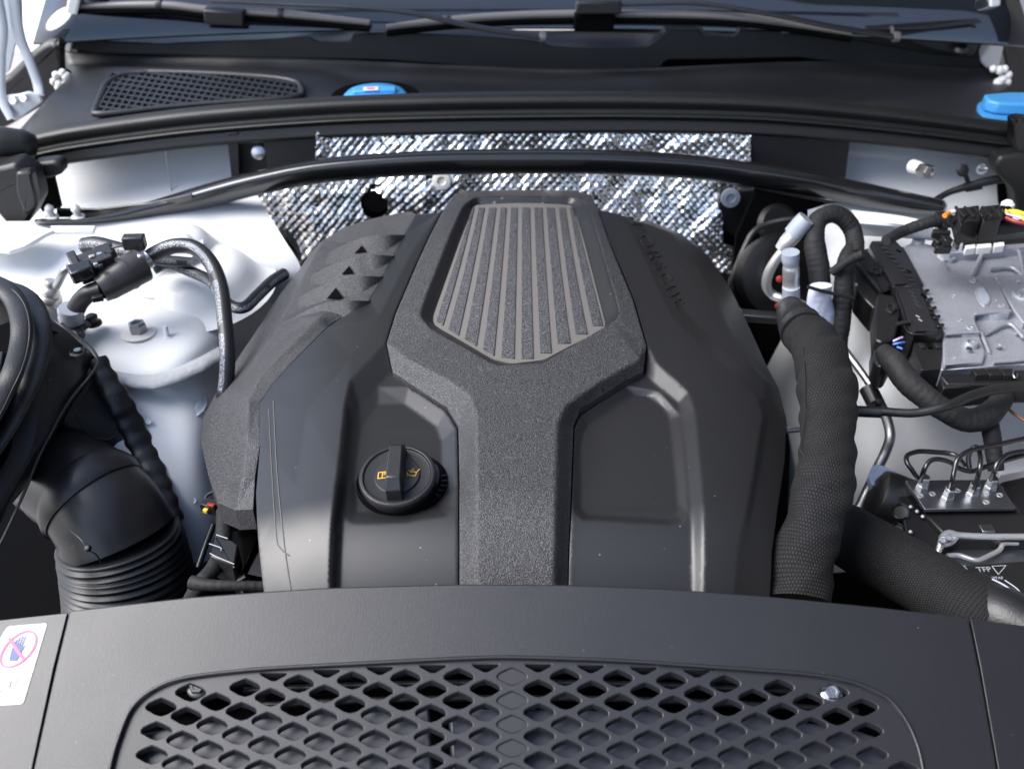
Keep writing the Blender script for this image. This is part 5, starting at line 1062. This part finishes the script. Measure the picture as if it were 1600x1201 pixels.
T_ = [[(1439, 750, zt), (1444, 734, zt + .022), (1452, 721, zt + .03), (1464, 717, zt + .032), (1482, 721, zt + .03), (1498, 731, zt + .025), (1518, 736, zt + .02), (1540, 729, zt + .02), (1570, 719, zt + .02), (1640, 700, zt + .02)],
      [(1434, 747, zt), (1425, 734, zt + .012), (1417, 722, zt + .018), (1418, 711, zt + .02), (1436, 705, zt + .02), (1460, 706, zt + .02), (1482, 708, zt + .02), (1496, 713, zt + .02), (1508, 728, zt + .01)],
      [(1483, 766, zt), (1488, 750, zt + .02), (1491, 735, zt + .03), (1496, 718, zt + .04), (1510, 706, zt + .045), (1530, 700, zt + .045), (1560, 694, zt + .045), (1640, 676, zt + .045)],
      [(1522, 764, zt), (1527, 748, zt + .015), (1531, 730, zt + .03), (1532, 712, zt + .035), (1527, 698, zt + .035), (1518, 702, zt + .03), (1513, 715, zt + .02), (1515, 732, zt + .01)],
      [(1549, 752, zt), (1553, 738, zt + .018), (1558, 724, zt + .028), (1568, 714, zt + .032), (1585, 707, zt + .032), (1640, 700, zt + .032)]]
LB = ['lowest front looping brake pipe from the left fitting', 'brake pipe bent back in a long flat hairpin at the left', 'topmost brake pipe curving right out of frame', 'short brake pipe bent in a narrow upright loop', 'brake pipe from the rightmost fitting bending out of frame']
for p_, l_ in zip(T_, LB): tag(tube('brake_pipe', p_, 3.9, 'bar', None, seg=12, step=.003), 'glossy black ' + l_, 'brake pipe', 'brake pipes above the brake unit')
# polished bracket and dark label plate
prism('bracket_plate', [(1478, 842), (1640, 838), (1700, 1000), (1560, 940), (1500, 905), (1462, 862)], za - .03, za - .06, 'polish', ab, .002); 
tube('bracket_bar', [(1474, 842, za - .012), (1482, 834, za - .010), (1500, 836, za - .010), (1550, 838, za - .010), (1640, 838, za - .010)], [8, 7, 5, 5, 5], 'alupipe', ab, seg=14)
tube('bracket_bar', [(1474, 842, za - .012), (1468, 856, za - .016), (1464, 868, za - .02)], [7, 5, 4], 'alupipe', ab, seg=12); tube('bracket_bar', [(1472, 852, za - .016), (1486, 848, za - .014), (1496, 838, za - .012)], 4, 'alupipe', ab, seg=12)
tube('bracket_bar', [(1480, 868, za - .022), (1498, 867, za - .022), (1514, 872, za - .022), (1528, 875, za - .022), (1545, 868, za - .022), (1562, 859, za - .022), (1568, 849, za - .02), (1590, 848, za - .02)], 4, 'alupipe', ab, seg=12)
for u, v in ((1482, 841), (1472, 845)): bolt('bracket_screw', PZ(u, v, za - .006), (-.2, -.3, 1), .0042, .003, 'steel', ab)
box('bracket_clip', PZ(1542, 826, za - .008), (.016, .012, .004), 'steel', ab, (0, 0, 0), .0008)
def txt(name, body, u, v, z, size, m, parent, rz=0., ext=.0004):
    fc = bpy.data.curves.new('t', 'FONT'); fc.body = body; fc.size = size; fc.extrude = ext; fo = bpy.data.objects.new('t', fc); COL.objects.link(fo)
    me = bpy.data.meshes.new_from_object(fo.evaluated_get(bpy.context.evaluated_depsgraph_get())); p = PZ(u, v, z); Q = Matrix.Rotation(R(rz), 3, 'Z')
    vs = [p + Q @ v_.co for v_ in me.vertices]; fs = [tuple(q.vertices) for q in me.polygons]; bpy.data.objects.remove(fo)
    return mk(name, vs, fs, m, parent, 30)
prism('label_plate', [(1500, 884), (1600, 876), (1660, 960), (1560, 930), (1520, 905)], za - .026, za - .032, 'black', ab, .001)
txt('plate_lettering', 'TFP', 1528, 893, za - .0255, .011, 'print_', ab, 2); txt('plate_lettering', 'LTPFAF', 1544, 905, za - .0255, .006, 'print_', ab, 2); txt('plate_lettering', 'SB', 1500, 890, za - .0255, .009, 'print_', ab, 2)
tube('plate_triangle', [(1550, 884, za - .0252), (1572, 883, za - .0252)], .8, 'print_', ab, seg=5); tube('plate_triangle', [(1550, 884, za - .0252), (1560, 897, za - .0252)], .8, 'print_', ab, seg=5); tube('plate_triangle', [(1572, 883, za - .0252), (1560, 897, za - .0252)], .8, 'print_', ab, seg=5)
tag(prism('black_box', [(1562, 752), (1700, 720), (1700, 850), (1606, 830)], .78, .5, 'box', None, .004), 'black box at the right edge behind the brake unit', 'box')
tag(prism('pale_tray', [(1556, 700), (1700, 675), (1700, 712), (1562, 742)], .72, .70, 'white', None, .002), 'pale ledge seen under the brake pipes at the right edge', 'ledge')

# ================================================================== LEFT SIDE: VALVE, HOSES
tag(tube('printed_hose', [(224, 408, .965), (246, 394, .975), (275, 384, .985), (305, 388, .985), (330, 412, .98), (345, 450, .965), (351, 500, .945), (355, 550, .92), (354, 590, .89), (346, 640, .85)], [12, 12, 12, 12, 12, 12, 12, 12, 12, 12], 'hose', None, seg=24), 'black rubber hose with white print arching down towards the engine cover', 'hose')
tag(tube('printed_hose', [(240, 420, .93), (262, 412, .935), (300, 425, .93), (330, 440, .93), (345, 462, .925), (362, 478, .92), (382, 480, .92), (402, 462, .92), (425, 440, .915), (444, 428, .91)], [9, 9, 9, 9, 9, 9, 9.5, 9.5, 9.5, 9.5], 'hose2', None, seg=24), 'thin printed hose dipping under the arched one and rising to the gaiter', 'hose')
tag(tube('printed_hose', [(132, 384, .955), (150, 382, .96), (180, 388, .96), (210, 396, .96), (240, 405, .95), (300, 410, .945)], [13, 13, 12, 10, 9, 8], 'hose2', None, seg=24), 'short fat printed hose behind the black canister', 'hose')
vb = thing('purge_valve', 'grey black canister valve with plug among the left hoses', 'valve', PZ(185, 430, .93))
tube('canister', [(156, 452, .955), (170, 444, .958), (200, 426, .965), (222, 414, .968)], [22, 25, 27, 27], 'canister', vb, seg=40); tube('canister_ring', [(196, 428, .964), (199, 426, .9645)], 28.5, 'canister', vb, seg=40)
tube('canister_end', [(219, 416, .968), (224, 413, .969)], [24, 22], 'dark', vb, seg=36)
p = PZ(140, 415, .985)
for i_, (u, v, sx, sy, sz, rz_, m_) in enumerate([(150, 405, .05, .022, .02, 30, 'black'), (140, 418, .055, .024, .018, 30, 'rubber2'), (128, 424, .03, .02, .02, 30, 'gloss'), (166, 398, .026, .024, .022, 30, 'black'), (152, 420, .05, .010, .03, 30, 'black'), (118, 412, .012, .030, .024, 30, 'black')]):
    box('plug_body', PZ(u, v, .975 + .004 * (i_ % 3)), (sx, sy, sz), m_, vb, (12, -8, rz_), .002)
for i_, (u, v, sz_, m_) in enumerate([(144, 402, .008, 'silverplastic'), (156, 398, .007, 'skyfab'), (136, 410, .009, 'silverplastic'), (150, 414, .006, 'silverplastic'), (161, 406, .008, 'cowl'), (127, 414, .010, 'silverplastic'), (158, 416, .006, 'cowl')]): box('plug_pin', PZ(u, v, .99), (sz_, sz_ * .8, .006), m_, vb, (0, 0, 30), .001)
box('valve_clip', PZ(210, 378, .995), (.030, .016, .020), 'cowl', vb, (0, 0, 3), .002); tube('clip_wire', [(170, 388, .985), (190, 384, .99), (206, 380, .99), (228, 380, .985)], 1.8, 'black', vb, seg=8)
tube('hose_clamp', [(222, 411, .972), (232, 404, .975)], 15, 'steel', vb, seg=28); box('clamp_ear', PZ(221, 402, .985), (.010, .012, .012), 'steel', vb, (0, 0, 30), .002)
tube('vacuum_elbow', [(160, 452, .955), (140, 458, .95), (126, 470, .935), (117, 486, .915)], [15, 14, 14, 14], 'hose', vb, seg=28); box('elbow_clip', PZ(153, 466, .955), (.014, .008, .008), 'black', vb, (0, 0, 20), .001)
lathe('elbow_collar', PZ(111, 490, .915), (.25, -.1, 1), [(.0165, -.012), (.0175, -.006), (.0165, 0), (.0178, .005), (.016, .010)], 'cap', vb, 32)
t = thing('metal_line', 'silver bent line with a pale round coupling at the left', 'pipe', PZ(84, 455, .90)); tube('line', [(114, 414, .97), (102, 422, .965), (95, 434, .95), (89, 446, .93)], 6.5, 'dsteel', t, seg=14)
lathe('coupling', PZ(78, 468, .895), (.25, .1, 1), [(.016, -.006), (.017, 0), (.0165, .006), (.014, .009), (.0145, .014), (.012, .02), (.009, .022), (.009, .030), (.007, .032)], 'silverplastic', t, 36); tube('stem', [(80, 462, .89), (74, 476, .87), (70, 488, .86)], 7, 'black', t, seg=14)
t = thing('hose_bracket', 'black hose bracket bolted on the white tower beside the airbox', 'bracket', PZ(110, 505, .88))
prism('bracket_arm', [(56, 474), (66, 472), (100, 486), (122, 494), (130, 496), (130, 514), (120, 522), (100, 512), (62, 492)], .90, .885, 'black', t, .003, rc=3); prism('bracket_tongue', [(118, 496), (138, 498), (142, 506), (128, 516), (116, 524)], .897, .893, 'cowl', t, .001)
lathe('bracket_bolt', PZ(146, 506, .886), (0, 0, 1), [(.0125, 0), (.012, .003), (.008, .005), (.0085, .013), (.006, .015)], 'black', t, 24); lathe('bracket_knob', PZ(60, 478, .90), (0, 0, 1), [(.006, 0), (.006, .008), (.003, .010)], 'steel', t, 16)

# ================================================================== AIRBOX AND DUCT
ax_ = thing('airbox', 'large matt black airbox with rubber intake rim along the left edge', 'airbox', PZ(40, 700, .6))
loft('airbox_shell', [
    [(-120, 470, .985), (-60, 440, .99), (0, 436, .99), (30, 446, .985), (54, 474, .975), (64, 510, .965)],
    [(-120, 490, .985), (-60, 466, .99), (20, 460, .985), (60, 490, .96), (90, 506, .94), (120, 530, .92)],
    [(-120, 560, .96), (-60, 560, .965), (50, 552, .955), (90, 540, .94), (128, 540, .925), (150, 560, .90)],
    [(-120, 640, .94), (-60, 640, .94), (40, 620, .93), (90, 600, .92), (130, 585, .90), (152, 590, .86)],
    [(-120, 730, .90), (-60, 730, .91), (30, 700, .90), (70, 670, .90), (110, 630, .88), (140, 612, .84)],
    [(-120, 830, .87), (-60, 830, .88), (0, 790, .88), (40, 740, .88), (70, 700, .87), (100, 660, .82)],
    [(-120, 900, .84), (-60, 900, .85), (-20, 860, .85), (10, 800, .86), (40, 760, .85), (60, 720, .78)]], 'box', ax_, n=50, across=50, ang=60)
tube('airbox_flange', [(96, 505, .935), (126, 530, .93), (146, 548, .925), (153, 566, .92), (140, 588, .915), (120, 612, .91), (100, 640, .91), (78, 680, .905), (60, 715, .90), (44, 755, .895), (24, 800, .89), (0, 850, .885), (-30, 900, .88)], [2.5] * 13, 'box', ax_, seg=12, squash=.6)
lathe('airbox_screw', PZ(122, 550, .935), (0, 0, 1), [(.012, -.004), (.011, .001), (.0085, .0025), (.0075, .0005), (.0055, .0005), (.005, .004), (.002, .004)], 'black', ax_, 28); lathe('screw_head', PZ(121, 548, .938), (0, 0, 1), [(.0048, 0), (.0045, .0022), (.002, .0022)], 'dsteel', ax_, 6)
prism('airbox_tray_shade', [(-120, 780), (60, 690), (110, 640), (156, 600), (190, 640), (262, 800), (300, 880), (300, 1000), (-120, 1000)], .5, .32, 'dark', ax_, .01)  # deep black slab stands in for the shade below the airbox
tube('rib_rail', [(152, 560, .90), (166, 592, .88), (184, 624, .86), (202, 658, .83), (222, 700, .80), (240, 738, .78), (256, 775, .76), (272, 815, .74)], [14, 17, 19, 20, 20, 19, 18, 16], 'box', ax_, seg=20, ripple=(1.5, .0235), squash=.5)
loft('rib_wall', [[(60, 640, .86), (100, 640, .87), (150, 560, .89)], [(70, 700, .82), (140, 680, .83), (196, 640, .84)], [(100, 740, .78), (180, 740, .77), (236, 730, .78)], [(140, 800, .70), (220, 800, .70), (268, 800, .72)]], 'box', ax_, n=16, across=16, thick=.004)
for k in range(4):
    u0, v0 = 108 + k * 28, 634 + k * 44; tube('stiffener', [(u0, v0, .86 - k * .03), (u0 + 34, v0 + 8, .85 - k * .03), (u0 + 60, v0 - 20, .86 - k * .03)], 1.6, 'box', ax_, seg=6)
tube('stiffener', [(106, 636, .865), (150, 690, .83), (182, 740, .80)], 2, 'box', ax_, seg=6)
rimp = [(-60, 440, 1.0), (-20, 440, 1.005), (8, 452, 1.005), (26, 474, 1.0), (34, 505, .995), (32, 540, .985), (22, 576, .98), (6, 610, .97), (-14, 650, .965), (-60, 720, .95)]
ir = tube('intake_rim', rimp, [17] * 10, 'rubber', ax_, seg=24, squash=.5); tube('rim_bead', [(u + 12, v + 1, z + .004) for u, v, z in rimp], 1.4, 'front', ir, seg=8); tube('rim_bead', [(u - 13, v + 2, z + .001) for u, v, z in rimp], 1.0, 'front', ir, seg=8)
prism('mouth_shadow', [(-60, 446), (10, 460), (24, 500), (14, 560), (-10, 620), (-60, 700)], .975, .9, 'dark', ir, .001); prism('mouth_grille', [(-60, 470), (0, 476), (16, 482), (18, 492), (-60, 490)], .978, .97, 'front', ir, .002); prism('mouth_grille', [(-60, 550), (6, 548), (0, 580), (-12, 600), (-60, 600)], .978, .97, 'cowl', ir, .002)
tube('outer_step', [(u + 30, v + 10, z - .020) for u, v, z in rimp], 16, 'box', ax_, seg=16, squash=.35)
du = thing('intake_duct', 'fat black plastic intake elbow with a raised band and ribbed bellows', 'intake duct', PZ(170, 820, .70))
dA, dB = PZ(84, 768, .80), PZ(262, 905, .74)
tube('duct_elbow', [(56, 738, .77), (76, 742, .785), (104, 750, .795), (140, 774, .79), (170, 808, .77), (186, 840, .745)], [48, 66, 77, 82, 86, 90], 'duct', du, seg=64)
tube('duct_band', [(139, 772, .7905), (145, 778, .789), (150, 784, .786)], [85, 88, 85], 'duct', du, seg=64, step=.002)
tube('bellows', [(184, 836, .749), (192, 862, .725), (200, 900, .69), (206, 950, .64), (210, 1010, .57)], [92, 95, 97, 98, 98], 'duct', du, seg=64, ripple=(2.6, .0088), step=.0013)
lathe('duct_pin', PZ(137, 856, .825), (-.3, -.7, 1), [(.004, -.002), (.0035, .002), (.002, .003)], 'black', du, 14)
tube('duct_seam', [(110, 828, .832), (126, 842, .83), (138, 858, .822), (150, 866, .815), (158, 878, .80)], 1.2, 'black', du, seg=6)
# ================================================================== LEFT FRONT HARNESS AND PIPES
harness([(352, 800, .82), (350, 830, .82), (346, 860, .82), (332, 890, .82), (312, 915, .82), (298, 940, .80)], [14, 13, 12, 13, 14, 14], 'taped harness hanging from the lower left corner of the engine cover')
harness([(300, 910, .85), (330, 914, .855), (370, 915, .855), (420, 916, .85)], [11, 9, 8, 8], 'slim taped harness running right just above the front cover', m='tape')
tag(tube('charge_pipe', [(360, 812, .80), (385, 812, .80), (430, 818, .80)], [18, 19, 20], 'gloss', None, seg=32), 'glossy grey black pipe stub under the lower left corner of the engine cover', 'pipe')
tag(prism('engine_bracket', [(366, 905), (380, 870), (400, 840), (420, 828), (430, 920)], .82, .7, 'front', None, .012, rc=3), 'smooth dark casting below the engine cover at the front left', 'casting')
t = thing('plug_holder', 'black plug holder with thin bright edges left of the casting', 'connector', PZ(355, 860, .80)); prism('holder_body', [(336, 838), (360, 842), (372, 850), (366, 885), (328, 868)], .835, .80, 'black', t, .002, rc=2); tube('holder_edge', [(338, 835, .837), (356, 841, .837)], .8, 'cap', t, seg=5); tube('holder_edge', [(327, 849, .837), (346, 856, .837), (345, 860, .837)], .8, 'cap', t, seg=5); tube('holder_edge', [(328, 864, .836), (340, 870, .836), (366, 881, .836)], .8, 'cap', t, seg=5)
tag(tube('dip_tube', [(334, 818, .78), (322, 850, .76), (310, 885, .74)], 5, 'bar', None, seg=10), 'thin dark tube left of the taped harness', 'tube')
t = thing('small_connector', 'small black and red connector at the left edge of the engine cover', 'connector', PZ(330, 790, .80)); box('connector_body', PZ(330, 791, .80), (.022, .014, .014), 'black', t, (0, 0, -20), .001); box('connector_latch', PZ(330, 789, .81), (.010, .005, .004), 'red', t, (0, 0, -20), .0008); tube('connector_lead', [(320, 788, .80), (322, 775, .805), (334, 768, .81), (340, 772, .81)], 3, 'rubber2', t, seg=8); box('connector_tip', PZ(322, 797, .80), (.006, .006, .005), 'wyellow', t, (0, 0, -20), .0005)
tag(lathe('pulley', PZ(305, 850, .62), (.2, -.5, 1), [(.05, 0), (.052, .01), (.04, .02), (.02, .02)], 'black', None, 40), 'dark round pulley low between the duct and the harness', 'pulley')
